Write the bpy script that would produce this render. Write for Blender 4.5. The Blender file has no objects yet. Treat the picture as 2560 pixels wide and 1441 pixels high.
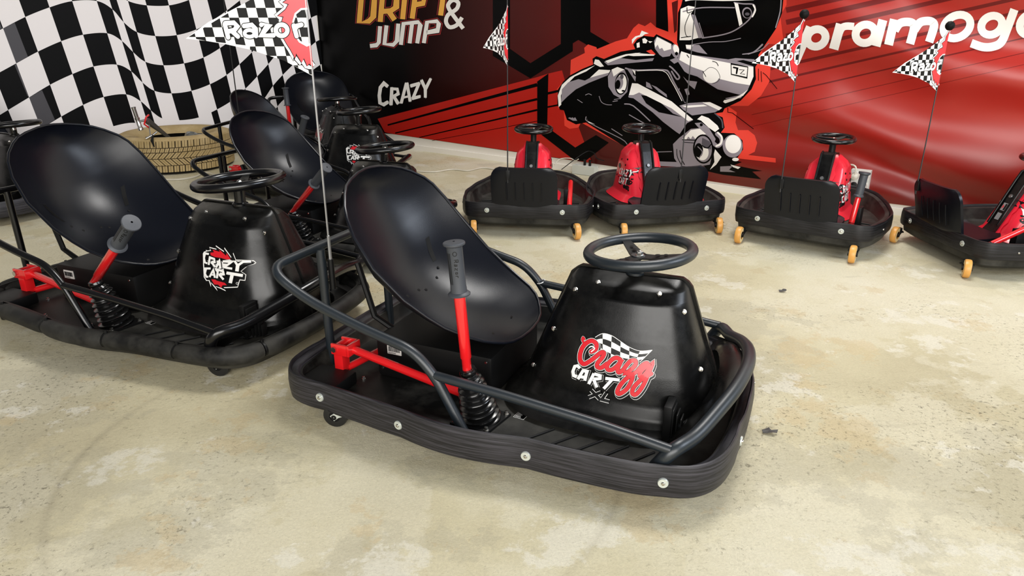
import bpy, bmesh, math, random
import numpy as np
from mathutils import Vector, Matrix
random.seed(7)
C = bpy.context.scene.collection
PI = math.pi
# ---------------------------------------------------------------- camera
F = 1776.0; CX, CY = 1280.0, 720.5; HC = 1.0
PITCH = math.atan((720.5-45)/F)
cd = bpy.data.cameras.new('camera'); cam = bpy.data.objects.new('camera', cd); C.objects.link(cam)
cam.location = (0, 0, HC); cam.rotation_euler = (PI/2-PITCH, 0, 0)
cd.sensor_width = 36; cd.lens = 36*F/2560; cd.clip_end = 60
bpy.context.scene.camera = cam
# ---------------------------------------------------------------- light
sc = bpy.context.scene
sc.view_settings.view_transform = 'Standard'; sc.view_settings.look = 'None'
sc.view_settings.exposure = 0.0; sc.view_settings.gamma = 1.0; sc.view_settings.use_curve_mapping = False
wd = bpy.data.worlds.new('daylight'); sc.world = wd; wd.use_nodes = True
bg = wd.node_tree.nodes['Background']; bg.inputs[0].default_value = (0.93, 0.96, 1.0, 1); bg.inputs[1].default_value = 0.11
def area(name, loc, target, sx, sy, power, col=(1, 1, 1)):
    l = bpy.data.lights.new(name, 'AREA'); l.shape = 'RECTANGLE'; l.size = sx; l.size_y = sy; l.energy = power; l.color = col
    o = bpy.data.objects.new(name, l); C.objects.link(o); o.location = loc
    o.rotation_euler = (Vector(target)-Vector(loc)).to_track_quat('-Z', 'Y').to_euler(); return o
area('gate_daylight', (0.3, -3.0, 1.9), (0.6, 2.8, 0.2), 5.6, 2.6, 385, (1.0, 0.975, 0.935))
area('side_window', (3.7, 0.3, 2.5), (-0.2, 2.2, 0.3), 1.9, 1.2, 95, (0.80, 0.88, 1.0))
area('roof_light', (1.1, 3.2, 4.6), (0.9, 2.4, 0.0), 1.5, 1.2, 150, (1.0, 0.98, 0.95))
# ---------------------------------------------------------------- pixel geometry helpers (turn a point of the photograph into a place)
def ray(px, py):
    u = (px-CX)/F; v = -(py-CY)/F
    return Vector((u, math.cos(PITCH)+v*math.sin(PITCH), -math.sin(PITCH)+v*math.cos(PITCH)))
EYE = Vector((0, 0, HC))
def at(px, py, z=0.0):
    d = ray(px, py); return EYE+d*((z-HC)/d.z)
def plane_hit(px, py, p0, n):
    d = ray(px, py); return EYE+d*(n.dot(p0-EYE)/n.dot(d))
class Frame:
    def __init__(s, yaw, ox, oy, sc=1.0):
        a = math.radians(yaw); s.yaw = a; s.o = Vector((ox, oy, 0)); s.s = sc
        s.ex = Vector((math.cos(a), math.sin(a), 0)); s.ey = Vector((-math.sin(a), math.cos(a), 0))
    def loc(s, p): d = p-s.o; return Vector((s.ex.dot(d), s.ey.dot(d), d.z))/s.s
    def ray(s, px, py):
        o = s.loc(EYE); d = ray(px, py); return o, Vector((s.ex.dot(d), s.ey.dot(d), d.z))
# ---------------------------------------------------------------- materials
MATS = {}
def mat(name, col, rough=0.5, metal=0.0, spec=0.5, bump=0, bscale=200, var=0, vscale=20, coat=0.0):
    if name in MATS: return MATS[name]
    m = bpy.data.materials.new(name); m.use_nodes = True; nt = m.node_tree; b = nt.nodes['Principled BSDF']
    b.inputs['Base Color'].default_value = (*col, 1); b.inputs['Roughness'].default_value = rough
    b.inputs['Metallic'].default_value = metal; b.inputs['Specular IOR Level'].default_value = spec
    b.inputs['Coat Weight'].default_value = coat
    tc = nt.nodes.new('ShaderNodeTexCoord')
    if bump:
        n = nt.nodes.new('ShaderNodeTexNoise'); n.inputs['Scale'].default_value = bscale; n.inputs['Detail'].default_value = 3
        nt.links.new(tc.outputs['Object'], n.inputs['Vector'])
        bp = nt.nodes.new('ShaderNodeBump'); bp.inputs['Strength'].default_value = bump; bp.inputs['Distance'].default_value = 0.002
        nt.links.new(n.outputs[0], bp.inputs['Height']); nt.links.new(bp.outputs[0], b.inputs['Normal'])
    if var:
        n = nt.nodes.new('ShaderNodeTexNoise'); n.inputs['Scale'].default_value = vscale; n.inputs['Detail'].default_value = 6; n.inputs['Roughness'].default_value = .65
        nt.links.new(tc.outputs['Object'], n.inputs['Vector'])
        r = nt.nodes.new('ShaderNodeValToRGB'); r.color_ramp.elements[0].position = .42; r.color_ramp.elements[1].position = .75
        r.color_ramp.elements[0].color = (*col, 1); r.color_ramp.elements[1].color = (*[min(1, c+var*k) for c, k in zip(col, (1, .95, .8))], 1)
        nt.links.new(n.outputs[0], r.inputs[0]); nt.links.new(r.outputs[0], b.inputs['Base Color'])
        r2 = nt.nodes.new('ShaderNodeMapRange'); r2.inputs[1].default_value = .4; r2.inputs[2].default_value = .8
        r2.inputs[3].default_value = rough; r2.inputs[4].default_value = min(1, rough+.25)
        nt.links.new(n.outputs[0], r2.inputs[0]); nt.links.new(r2.outputs[0], b.inputs['Roughness'])
    MATS[name] = m; return m
def srgb(r, g, b):
    f = lambda c: (c/255/12.92) if c/255 <= .04045 else ((c/255+.055)/1.055)**2.4
    return (f(r), f(g), f(b))
M_shell = mat('satin black seat plastic', (.003, .0038, .007), .30, spec=.33, bump=.10, bscale=600)
M_hood = mat('gloss black hood plastic', (.002, .002, .002), .22, spec=.34, bump=.05, bscale=500, var=.008, vscale=7)
M_tube = mat('dark blue grey powder coated tube', (.010, .0145, .019), .38, spec=.6, bump=.06, bscale=400)
M_tubeb = mat('gloss black painted tube', (.003, .003, .0035), .24, spec=.5)
M_blk = mat('matt black plastic', (.003, .003, .003), .5, spec=.3)
M_black = mat('deep black', (.0015, .0015, .0015), .6, spec=.2)
M_pan = mat('dusty black floor pan', (.004, .004, .0035), .5, spec=.35, var=.06, vscale=5)
M_rubber = mat('black rubber', (.006, .006, .006), .42, spec=.4)
M_boot = mat('shiny black rubber boot', (.004, .004, .004), .22, spec=.6)
M_grip = mat('worn grey black rubber grip', (.045, .05, .06), .5, spec=.5)
M_red = mat('red powder coat', srgb(214, 26, 30), .25, spec=.5, coat=.8)
M_rhood = mat('red hood plastic', srgb(230, 34, 54), .3, spec=.5, coat=.3, bump=.05, bscale=300)
M_chrome = mat('bright steel', (.62, .60, .56), .22, 1.0)
M_zinc = mat('zinc washer', (.62, .66, .62), .35, .55)
M_steel = mat('dull steel', (.25, .25, .25), .4, .9)
M_wheel = mat('amber urethane wheel', srgb(212, 154, 76), .4)
M_wheel2 = mat('cream wheel side', srgb(232, 205, 150), .45)
M_dkcast = mat('black caster wheel', (.008, .008, .008), .4)
M_label = mat('white paper label', (.66, .62, .58), .6)
M_ink = mat('label ink', (.01, .01, .01), .6)
M_white = mat('white vinyl', (.82, .81, .78), .5)
M_pblack = mat('print black', (.002, .002, .002), .35, spec=.4)
M_dred = mat('decal red', srgb(206, 25, 38), .3, coat=.3)
M_cable = mat('white cable', (.62, .58, .48), .5)
M_sock = mat('white socket plastic', (.62, .63, .57), .45)
M_fwhite = mat('glossy white flag vinyl', (.85, .85, .83), .25, spec=.5)
M_fblack = mat('flag print black', (.003, .003, .003), .35, spec=.15)
M_fred = mat('flag print red', srgb(226, 30, 42), .25, spec=.5)
# band rubber with horizontal scuffs
def band_mat(nm='scuffed black bumper band', k=1.0):
    m = mat(nm, (.008, .008, .009), .48, spec=.4); nt = m.node_tree; b = nt.nodes['Principled BSDF']
    tc = nt.nodes.new('ShaderNodeTexCoord'); mp = nt.nodes.new('ShaderNodeMapping'); mp.inputs['Scale'].default_value = (3.5, 3.5, 110)
    n = nt.nodes.new('ShaderNodeTexNoise'); n.inputs['Scale'].default_value = 2.2; n.inputs['Detail'].default_value = 8; n.inputs['Roughness'].default_value = .62
    nt.links.new(tc.outputs['Object'], mp.inputs[0]); nt.links.new(mp.outputs[0], n.inputs['Vector'])
    r = nt.nodes.new('ShaderNodeValToRGB'); r.color_ramp.elements[0].position = .42; r.color_ramp.elements[0].color = (.0075*k, .0072*k, .009*k, 1)
    r.color_ramp.elements[1].position = .72; r.color_ramp.elements[1].color = (.050*k, .047*k, .056*k, 1)
    nt.links.new(n.outputs[0], r.inputs[0]); nt.links.new(r.outputs[0], b.inputs['Base Color'])
    bp = nt.nodes.new('ShaderNodeBump'); bp.inputs['Strength'].default_value = .25; bp.inputs['Distance'].default_value = .002
    nt.links.new(n.outputs[0], bp.inputs['Height']); nt.links.new(bp.outputs[0], b.inputs['Normal'])
    return m
M_band = band_mat()
M_band2 = band_mat('darker bumper band', .4)
M_sleeve = mat('dusty black foam sleeve', (.004, .004, .0038), .55, spec=.3, var=.035, vscale=9)
# ---------------------------------------------------------------- mesh helpers
class MB:
    def __init__(s): s.v = []; s.f = []; s.fm = []; s.m = 0
    def add(s, vs, fs):
        k = len(s.v); s.v += [tuple(p) for p in vs]
        for f in fs: s.f.append([i+k for i in f]); s.fm.append(s.m)
        return s
    def box(s, a, b, bev=0.0):
        x0, y0, z0 = a; x1, y1, z1 = b
        if bev <= 0:
            vs = [(x, y, z) for x in (x0, x1) for y in (y0, y1) for z in (z0, z1)]
            return s.add(vs, [(0, 1, 3, 2), (4, 6, 7, 5), (0, 4, 5, 1), (2, 3, 7, 6), (0, 2, 6, 4), (1, 5, 7, 3)])
        bm = bmesh.new(); bmesh.ops.create_cube(bm, size=1)
        for v in bm.verts: v.co = Vector(((x0+x1)/2+v.co.x*(x1-x0), (y0+y1)/2+v.co.y*(y1-y0), (z0+z1)/2+v.co.z*(z1-z0)))
        bmesh.ops.bevel(bm, geom=bm.edges[:], offset=bev, segments=2, affect='EDGES', profile=.6)
        bm.verts.index_update(); s.add([v.co[:] for v in bm.verts], [[v.index for v in f.verts] for f in bm.faces]); bm.free(); return s
    def grid(s, rows, closeu=False, closev=False):
        n = len(rows); m = len(rows[0]); vs = [p for r in rows for p in r]; fs = []
        for i in range(n if closeu else n-1):
            for j in range(m if closev else m-1):
                a = i*m+j; b = i*m+(j+1) % m; c = ((i+1) % n)*m+(j+1) % m; d = ((i+1) % n)*m+j
                fs.append((a, b, c, d))
        return s.add(vs, fs)
    def tube(s, pts, r, n=12, caps=True, closed=False):
        pts = [Vector(p) for p in pts]; N = len(pts)
        rs = r if isinstance(r, (list, tuple)) else [r]*N
        rows = []; up = None
        for i, p in enumerate(pts):
            if closed: t = (pts[(i+1) % N]-pts[i-1]).normalized()
            else: t = (pts[min(i+1, N-1)]-pts[max(i-1, 0)]).normalized()
            if up is None:
                up = Vector((0, 0, 1)) if abs(t.z) < .9 else Vector((1, 0, 0))
            a = (up-t*up.dot(t)).normalized(); b = t.cross(a); up = a
            rows.append([tuple(p+(a*math.cos(2*PI*k/n)+b*math.sin(2*PI*k/n))*rs[i]) for k in range(n)])
        base = len(s.v); s.grid(rows, closeu=closed, closev=True)
        if caps and not closed:
            s.f.append([base+k for k in range(n)][::-1]); s.fm.append(s.m)
            s.f.append([base+(N-1)*n+k for k in range(n)]); s.fm.append(s.m)
        return s
    def cyl(s, a, b, r, n=16): return s.tube([a, b], r, n)
    def lathe(s, prof, org=(0, 0, 0), axis=(0, 0, 1), n=24):
        ax = Vector(axis).normalized(); up = Vector((1, 0, 0)) if abs(ax.x) < .9 else Vector((0, 1, 0))
        a = (up-ax*up.dot(ax)).normalized(); b = ax.cross(a); o = Vector(org)
        rows = [[tuple(o+ax*h+(a*math.cos(2*PI*k/n)+b*math.sin(2*PI*k/n))*r) for k in range(n)] for r, h in prof]
        return s.grid(rows, closev=True)
    def disc(s, org, axis, r, h, n=16): return s.lathe([(0.0001, 0), (r, 0), (r, h*.7), (r*.9, h), (0.0001, h)], org, axis, n)
    def poly3(s, pts): return s.add(pts, [list(range(len(pts)))])
    def build(s, name, m, parent=None, smooth=True, ang=40):
        me = bpy.data.meshes.new(name); me.from_pydata(s.v, [], s.f)
        ms = m if isinstance(m, (list, tuple)) else [m]
        for x in ms: me.materials.append(x)
        if len(ms) > 1:
            for p, k in zip(me.polygons, s.fm): p.material_index = k
        me.validate()
        bm = bmesh.new(); bm.from_mesh(me); bmesh.ops.recalc_face_normals(bm, faces=bm.faces[:])
        if smooth:
            ca = math.radians(ang)
            for f in bm.faces: f.smooth = True
            for e in bm.edges:
                if len(e.link_faces) == 2 and e.calc_face_angle(0) > ca: e.smooth = False
        bm.to_mesh(me); bm.free()
        o = bpy.data.objects.new(name, me); C.objects.link(o)
        if parent is not None: o.parent = parent
        return o
def tag(o, label=None, cat=None, group=None, kind=None):
    if label: o['label'] = label
    if cat: o['category'] = cat
    if group: o['group'] = group
    if kind: o['kind'] = kind
    return o
def empty(name, loc=(0, 0, 0), rz=0.0, s=1.0):
    o = bpy.data.objects.new(name, None); C.objects.link(o); o.location = loc; o.rotation_euler = (0, 0, rz); o.scale = (s, s, s)
    o.empty_display_size = .1; return o
def kids(o): return [c for c in bpy.data.objects if c.parent == o]
def fillet(pts, r, n=6):
    pts = [Vector(p) for p in pts]; out = [pts[0]]
    for i in range(1, len(pts)-1):
        a, b, c = pts[i-1], pts[i], pts[i+1]; d1 = (a-b); d2 = (c-b)
        q = min(r, d1.length*.48, d2.length*.48); p1 = b+d1.normalized()*q; p2 = b+d2.normalized()*q
        for k in range(n+1):
            t = k/n; out.append(p1*(1-t)**2+b*2*t*(1-t)+p2*t*t)
    out.append(pts[-1]); return out
def catmull(pts, n=6, closed=False):
    P = [Vector(p) for p in pts]; N = len(P); out = []
    for i in range(N if closed else N-1):
        if closed: a, b, c, d = P[i-1], P[i], P[(i+1) % N], P[(i+2) % N]
        else: a, b, c, d = P[max(i-1, 0)], P[i], P[i+1], P[min(i+2, N-1)]
        for k in range(n):
            t = k/n
            out.append(.5*((2*b)+(c-a)*t+(2*a-5*b+4*c-d)*t*t+(3*b-a-3*c+d)*t**3))
    if not closed: out.append(P[-1])
    return out
def lerp_tab(tab, x):
    tab = sorted(tab)
    if x <= tab[0][0]: return tab[0][1]
    for (a, u), (b, v) in zip(tab, tab[1:]):
        if x <= b: return u+(v-u)*(x-a)/(b-a)
    return tab[-1][1]
# ---------------------------------------------------------------- flat print: strokes and polygons in a 2D drawing space, mapped by a function to 3D
class Print:
    """2D shapes -> 3D by fn(x, y, layer)"""
    def __init__(s, fn, sub=0):
        s.mb = {}; s.sub = sub; s.key = None; s.n = 0
        def g(x, y, l): return fn(x, y, l+.055*(s.n % 16))
        s.fn = g
    def g(s, m, key=None):
        k = (key or s.key or 'print', m.name)
        if k not in s.mb: s.mb[k] = (MB(), m)
        return s.mb[k][0]
    def poly(s, pts, m, layer=1, key=None):
        s.n += 1
        if s.sub:
            out = []
            for a, b in zip(pts, pts[1:]+pts[:1]):
                L = math.dist(a, b); k = max(1, int(L/s.sub))
                for i in range(k): out.append((a[0]+(b[0]-a[0])*i/k, a[1]+(b[1]-a[1])*i/k))
            pts = out
        s.g(m, key).add([s.fn(x, y, layer) for x, y in pts], [list(range(len(pts)))])
    def quad(s, pts, m, layer=1, key=None): s.g(m, key).add([s.fn(x, y, layer) for x, y in pts], [[0, 1, 2, 3]])
    def disc(s, x, y, rx, ry, m, layer=1, n=28, rot=0, key=None):
        s.n += 1
        c, d = math.cos(rot), math.sin(rot); P = []
        for k in range(n):
            u = rx*math.cos(2*PI*k/n); v = ry*math.sin(2*PI*k/n); P.append((x+u*c-v*d, y+u*d+v*c))
        mb = s.g(m, key); mb.add([s.fn(x, y, layer)]+[s.fn(a, b, layer) for a, b in P], [[0, 1+k, 1+(k+1) % n] for k in range(n)])
    def stroke(s, pts, w, m, layer=1, round_=True, closed=False, w2=None, key=None, smooth=0):
        s.n += 1
        if smooth: pts = [(p.x, p.y) for p in catmull([(a, b, 0) for a, b in pts], smooth, closed)]
        if s.sub and not smooth:
            q_ = []
            for a, b in zip(pts, (pts[1:]+pts[:1]) if closed else pts[1:]):
                k = max(1, int(math.dist(a, b)/s.sub))
                for i in range(k): q_.append((a[0]+(b[0]-a[0])*i/k, a[1]+(b[1]-a[1])*i/k))
            pts = q_ if closed else q_+[pts[-1]]
        N = len(pts); L = []; R = []
        for i, p in enumerate(pts):
            if closed: a, b = pts[i-1], pts[(i+1) % N]
            else: a, b = pts[max(i-1, 0)], pts[min(i+1, N-1)]
            tx, ty = b[0]-a[0], b[1]-a[1]; l = math.hypot(tx, ty) or 1; nx, ny = -ty/l, tx/l
            k = 1.0
            if closed or 0 < i < N-1:
                q0 = pts[i-1]; dx, dy = p[0]-q0[0], p[1]-q0[1]; dl = math.hypot(dx, dy) or 1
                cs = abs((-dy/dl)*nx+(dx/dl)*ny); k = 1/max(cs, .55)
            hw = (w if w2 is None else w+(w2-w)*i/max(1, N-1))*.5*k
            L.append((p[0]+nx*hw, p[1]+ny*hw)); R.append((p[0]-nx*hw, p[1]-ny*hw))
        mb = s.g(m, key); vs = [s.fn(*q, layer) for q in L]+[s.fn(*q, layer) for q in R]
        fs = [[i, (i+1) % N, N+(i+1) % N, N+i] for i in range(N if closed else N-1)]
        mb.add(vs, fs)
        if round_ and not closed:
            s.disc(*pts[0], w/2, w/2, m, layer, 12, key=key); e = w if w2 is None else w2
            s.disc(*pts[-1], e/2, e/2, m, layer, 12, key=key)
    def ring(s, x, y, rx, ry, w, m, layer=1, rot=0, n=28, key=None):
        c, d = math.cos(rot), math.sin(rot)
        s.stroke([(x+rx*math.cos(2*PI*k/n)*c-ry*math.sin(2*PI*k/n)*d, y+rx*math.cos(2*PI*k/n)*d+ry*math.sin(2*PI*k/n)*c) for k in range(n)], w, m, layer, closed=True, key=key)
    def build(s, parent, name=None):
        out = []
        for (k, mn), (mb, m) in s.mb.items():
            o = mb.build(name or k.split('#')[0], m, parent, smooth=False); out.append(o)
            if k.startswith('logo_splash'): o['kind'] = 'stuff'
        return out
def zf(ox, oy, sc): return lambda x, y: (ox+x/sc, oy+y/sc)
# ================================================================= ROOM
WA = at(1040, 375); WB = at(2150, 525)
WD = (WB-WA); WD.z = 0; WD.normalize()               # along the back wall, to the right
WN = Vector((WD.y, -WD.x, 0)); WN = WN if WN.y < 0 else -WN   # into the room
CORNER = WA+WD*(-1.04)
LD = Matrix.Rotation(math.radians(-14), 3, 'Z') @ WN                                       # left wall runs from the corner toward the camera
LN = Vector((-LD.y, LD.x, 0))                                       # left wall normal into the room
def floor_mat():
    m = bpy.data.materials.new('worn concrete'); m.use_nodes = True; nt = m.node_tree; b = nt.nodes['Principled BSDF']; L = nt.links.new
    tc = nt.nodes.new('ShaderNodeTexCoord')
    def noise(sc, det=6, rough=.6, off=(0, 0, 0), scl=(1, 1, 1)):
        mp = nt.nodes.new('ShaderNodeMapping'); mp.inputs['Location'].default_value = off; mp.inputs['Scale'].default_value = scl
        n = nt.nodes.new('ShaderNodeTexNoise'); n.inputs['Scale'].default_value = sc; n.inputs['Detail'].default_value = det; n.inputs['Roughness'].default_value = rough
        L(tc.outputs['Object'], mp.inputs[0]); L(mp.outputs[0], n.inputs['Vector']); return n.outputs[0]
    def ramp(src, stops):
        r = nt.nodes.new('ShaderNodeValToRGB'); e = r.color_ramp.elements
        e[0].position, e[0].color = stops[0][0], (*stops[0][1], 1); e[1].position, e[1].color = stops[-1][0], (*stops[-1][1], 1)
        for p, c in stops[1:-1]: q = e.new(p); q.color = (*c, 1)
        L(src, r.inputs[0]); return r.outputs[0]
    def mix(f, a, bb, mode='MIX'):
        x = nt.nodes.new('ShaderNodeMix'); x.data_type = 'RGBA'; x.blend_type = mode
        if isinstance(f, float): x.inputs[0].default_value = f
        else: L(f, x.inputs[0])
        L(a, x.inputs[6])
        if isinstance(bb, tuple): x.inputs[7].default_value = (*bb, 1)
        else: L(bb, x.inputs[7])
        return x.outputs[2]
    W = (1, 1, 1); K = (0, 0, 0); g_ = lambda v: (v, v, v)
    def math2(op, a, bb=0.0, clamp=False):
        q = nt.nodes.new('ShaderNodeMath'); q.operation = op; q.use_clamp = clamp
        for i, z in enumerate((a, bb)):
            if isinstance(z, (int, float)): q.inputs[i].default_value = z
            else: L(z, q.inputs[i])
        return q.outputs[0]
    base = ramp(noise(.9, 9, .6), [(.32, srgb(192, 181, 148)), (.46, srgb(210, 200, 166)), (.56, srgb(221, 213, 184)), (.70, srgb(233, 227, 206))])
    isl = ramp(noise(1.3, 10, .66, (2, 9, 0)), [(.495, K), (.515, g_(.38)), (.62, g_(.5))]); c = mix(isl, base, srgb(228, 221, 196))
    grey = ramp(noise(1.0, 10, .68, (11, 2, 0)), [(.535, K), (.55, g_(.24)), (.68, g_(.42))]); c = mix(grey, c, srgb(166, 160, 140))
    tan = ramp(noise(1.9, 9, .68, (3, 7, 0)), [(.575, K), (.59, g_(.34)), (.72, g_(.55))]); c = mix(tan, c, srgb(208, 184, 138))
    spot = ramp(noise(5.5, 9, .7, (1, 4, 0)), [(.61, K), (.625, g_(.35)), (.75, g_(.42))]); c = mix(spot, c, srgb(196, 176, 136))
    pale = ramp(noise(3.2, 9, .7, (5, 5, 5)), [(.57, K), (.60, g_(.45)), (.75, g_(.5))]); c = mix(pale, c, srgb(238, 234, 220))
    scr = ramp(noise(4, 9, .75, (0, 0, 0), (.6, 2.2, 1)), [(.60, K), (.74, g_(.42))]); c = mix(scr, c, srgb(128, 118, 98))
    area_ = ramp(noise(1.1, 8, .7, (9, 1, 4)), [(.44, K), (.60, W)])
    pit = ramp(noise(70, 8, .8), [(.56, K), (.66, g_(.75))]); pm = math2('MULTIPLY', pit, area_); c = mix(pm, c, srgb(120, 110, 90))
    grit = ramp(noise(240, 3, .7), [(.60, K), (.72, g_(.5))]); c = mix(grit, c, srgb(140, 130, 108))
    # curved tyre scuff swept across the concrete
    pa, pb_, pc_ = at(107, 1350), at(165, 1190), at(348, 1020)
    ax_, ay_, bx_, by_, cx2, cy2 = pa.x, pa.y, pb_.x, pb_.y, pc_.x, pc_.y; D_ = 2*(ax_*(by_-cy2)+bx_*(cy2-ay_)+cx2*(ay_-by_))
    ux = ((ax_**2+ay_**2)*(by_-cy2)+(bx_**2+by_**2)*(cy2-ay_)+(cx2**2+cy2**2)*(ay_-by_))/D_; uy = ((ax_**2+ay_**2)*(cx2-bx_)+(bx_**2+by_**2)*(ax_-cx2)+(cx2**2+cy2**2)*(bx_-ax_))/D_; Rr = math.hypot(ax_-ux, ay_-uy)
    vd = nt.nodes.new('ShaderNodeVectorMath'); vd.operation = 'DISTANCE'; sx_ = nt.nodes.new('ShaderNodeSeparateXYZ'); L(tc.outputs['Object'], sx_.inputs[0]); cxy = nt.nodes.new('ShaderNodeCombineXYZ'); L(sx_.outputs[0], cxy.inputs[0]); L(sx_.outputs[1], cxy.inputs[1]); L(cxy.outputs[0], vd.inputs[0]); vd.inputs[1].default_value = (ux, uy, 0)
    off = math2('ABSOLUTE', math2('SUBTRACT', vd.outputs['Value'], Rr)); arc = math2('SUBTRACT', 1.0, math2('DIVIDE', off, .016), True)
    win = math2('SUBTRACT', 1.0, math2('DIVIDE', math2('ABSOLUTE', math2('SUBTRACT', sx_.outputs[1], (ay_+cy2)/2)), .55), True)
    arcf = math2('MULTIPLY', math2('MULTIPLY', arc, win), math2('MULTIPLY', noise(9, 5, .7), .75)); c = mix(arcf, c, srgb(140, 130, 108))
    fine = ramp(noise(150, 3, .7), [(.3, (.86, .86, .86)), (.7, W)]); c = mix(1.0, c, fine, 'MULTIPLY')
    L(c, b.inputs['Base Color'])
    b.inputs['Roughness'].default_value = .62; b.inputs['Specular IOR Level'].default_value = .3
    bp = nt.nodes.new('ShaderNodeBump'); bp.inputs['Strength'].default_value = .9; bp.inputs['Distance'].default_value = .005
    ad = nt.nodes.new('ShaderNodeMath'); ad.operation = 'SUBTRACT'; L(noise(34, 10, .82), ad.inputs[0]); L(math2('MULTIPLY', pm, .5), ad.inputs[1])
    L(ad.outputs[0], bp.inputs['Height']); L(bp.outputs[0], b.inputs['Normal'])
    return m
fl = MB(); fl.box((-5, -4, -.12), (8, 8.5, 0)); fo = fl.build('floor', floor_mat(), smooth=False); fo['kind'] = 'structure'
M_wall = mat('painted wall', (.82, .77, .69), .6, bump=.1, bscale=60)
def wallbox(name, p0, p1, inward, z0, z1, th, m):
    a = p0-inward*th; bpt = p1-inward*th
    vs = [(*p.xy, z) for z in (z0, z1) for p in (p0, p1, bpt, a)]
    o = MB().add(vs, [(0, 1, 2, 3), (4, 7, 6, 5), (0, 4, 5, 1), (1, 5, 6, 2), (2, 6, 7, 3), (3, 7, 4, 0)]).build(name, m, smooth=False)
    o['kind'] = 'structure'; return o
wallbox('wall_back', CORNER-WD*.1, CORNER+WD*7.2, WN, -.05, 3.0, .12, M_wall)
wallbox('wall_left', CORNER, CORNER+LD*6.5, LN, -.05, 3.0, .12, M_wall)
# white painted skirting shows under the banner
wallbox('baseboard_back', CORNER, CORNER+WD*7.2, WN, 0, .04, -.012, mat('white skirting', (.85, .80, .72), .5))
wallbox('baseboard_left', CORNER, CORNER+LD*6.5, LN, 0, .04, -.012, MATS['white skirting'])
# ---------------------------------------------------------------- banner materials (one ripple field shared by all inks)
RW0 = plane_hit(960, 332, WA, WN)
def vinyl(name, col=None, ramp=None, rough=.30, bumps=1.0, spec=.42):
    if name in MATS: return MATS[name]
    m = bpy.data.materials.new(name); m.use_nodes = True; nt = m.node_tree; b = nt.nodes['Principled BSDF']; L = nt.links.new
    b.inputs['Roughness'].default_value = rough; b.inputs['Specular IOR Level'].default_value = spec
    geo = nt.nodes.new('ShaderNodeNewGeometry')
    def dot(v):
        d = nt.nodes.new('ShaderNodeVectorMath'); d.operation = 'DOT_PRODUCT'; L(geo.outputs['Position'], d.inputs[0]); d.inputs[1].default_value = v; return d.outputs['Value']
    def math_(op, a, bb):
        q = nt.nodes.new('ShaderNodeMath'); q.operation = op
        for i, z in enumerate((a, bb)):
            if isinstance(z, (int, float)): q.inputs[i].default_value = z
            else: L(z, q.inputs[i])
        return q.outputs[0]
    s_ = math_('SUBTRACT', dot(tuple(WD)), WD.dot(CORNER)); z_ = dot((0, 0, 1))
    if ramp: ramp(nt, L, b, s_, z_, math_)
    else: b.inputs['Base Color'].default_value = (*col, 1)
    # sweeping folds: sine of a bent coordinate, strongest at the right of the wall
    cv = nt.nodes.new('ShaderNodeCombineXYZ'); L(math_('MULTIPLY', s_, .55), cv.inputs[0]); L(math_('MULTIPLY', z_, 1.0), cv.inputs[1])
    n = nt.nodes.new('ShaderNodeTexNoise'); n.inputs['Scale'].default_value = 1.3; n.inputs['Detail'].default_value = 1.5; L(cv.outputs[0], n.inputs['Vector'])
    ph = math_('ADD', math_('ADD', math_('MULTIPLY', s_, 3.0), math_('MULTIPLY', z_, 15.0)), math_('MULTIPLY', n.outputs[0], 13.0))
    sn = math_('SINE', ph, 0)
    amp = nt.nodes.new('ShaderNodeMapRange'); L(s_, amp.inputs[0]); amp.inputs[1].default_value = 2.6; amp.inputs[2].default_value = 4.0; amp.inputs[3].default_value = .04; amp.inputs[4].default_value = 1.0
    bp = nt.nodes.new('ShaderNodeBump'); bp.inputs['Strength'].default_value = .95*bumps; bp.inputs['Distance'].default_value = .02
    L(math_('MULTIPLY', sn, amp.outputs[0]), bp.inputs['Height'])
    bp2 = nt.nodes.new('ShaderNodeBump'); bp2.inputs['Strength'].default_value = .05; bp2.inputs['Distance'].default_value = .001
    n2 = nt.nodes.new('ShaderNodeTexNoise'); n2.inputs['Scale'].default_value = 260; L(geo.outputs['Position'], n2.inputs['Vector'])
    L(n2.outputs[0], bp2.inputs['Height']); L(bp.outputs[0], bp2.inputs['Normal']); L(bp2.outputs[0], b.inputs['Normal'])
    MATS[name] = m; return m
def red_ramp(nt, L, b, s_, z_, math_):
    r = nt.nodes.new('ShaderNodeValToRGB'); e = r.color_ramp.elements
    st = [(0, (0.0015, .0015, .0015)), (.17, (0.0015, .001, .001)), (.27, srgb(40, 4, 2)), (.40, srgb(74, 8, 4)), (.52, srgb(110, 14, 10)), (.66, srgb(166, 34, 24)), (1, srgb(172, 38, 28))]
    e[0].position, e[0].color = st[0][0], (*st[0][1], 1); e[1].position, e[1].color = st[-1][0], (*st[-1][1], 1)
    for p, c in st[1:-1]: q = e.new(p); q.color = (*c, 1)
    L(math_('DIVIDE', s_, 5.6), r.inputs[0])
    sp_ = nt.nodes.new('ShaderNodeMapRange'); L(s_, sp_.inputs[0]); sp_.inputs[1].default_value = 1.2; sp_.inputs[2].default_value = 3.2; sp_.inputs[3].default_value = .10; sp_.inputs[4].default_value = .6; L(sp_.outputs[0], b.inputs['Specular IOR Level'])
    # printed gradient darkens toward the foot; shading there is put into the colour too
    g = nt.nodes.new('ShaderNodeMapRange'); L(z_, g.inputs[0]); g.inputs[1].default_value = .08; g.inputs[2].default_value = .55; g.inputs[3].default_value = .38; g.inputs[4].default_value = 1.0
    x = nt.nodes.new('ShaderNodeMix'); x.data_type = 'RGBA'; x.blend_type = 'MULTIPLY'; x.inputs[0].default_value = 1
    L(r.outputs[0], x.inputs[6]); L(g.outputs[0], x.inputs[7]); L(x.outputs[2], b.inputs['Base Color'])
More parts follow.
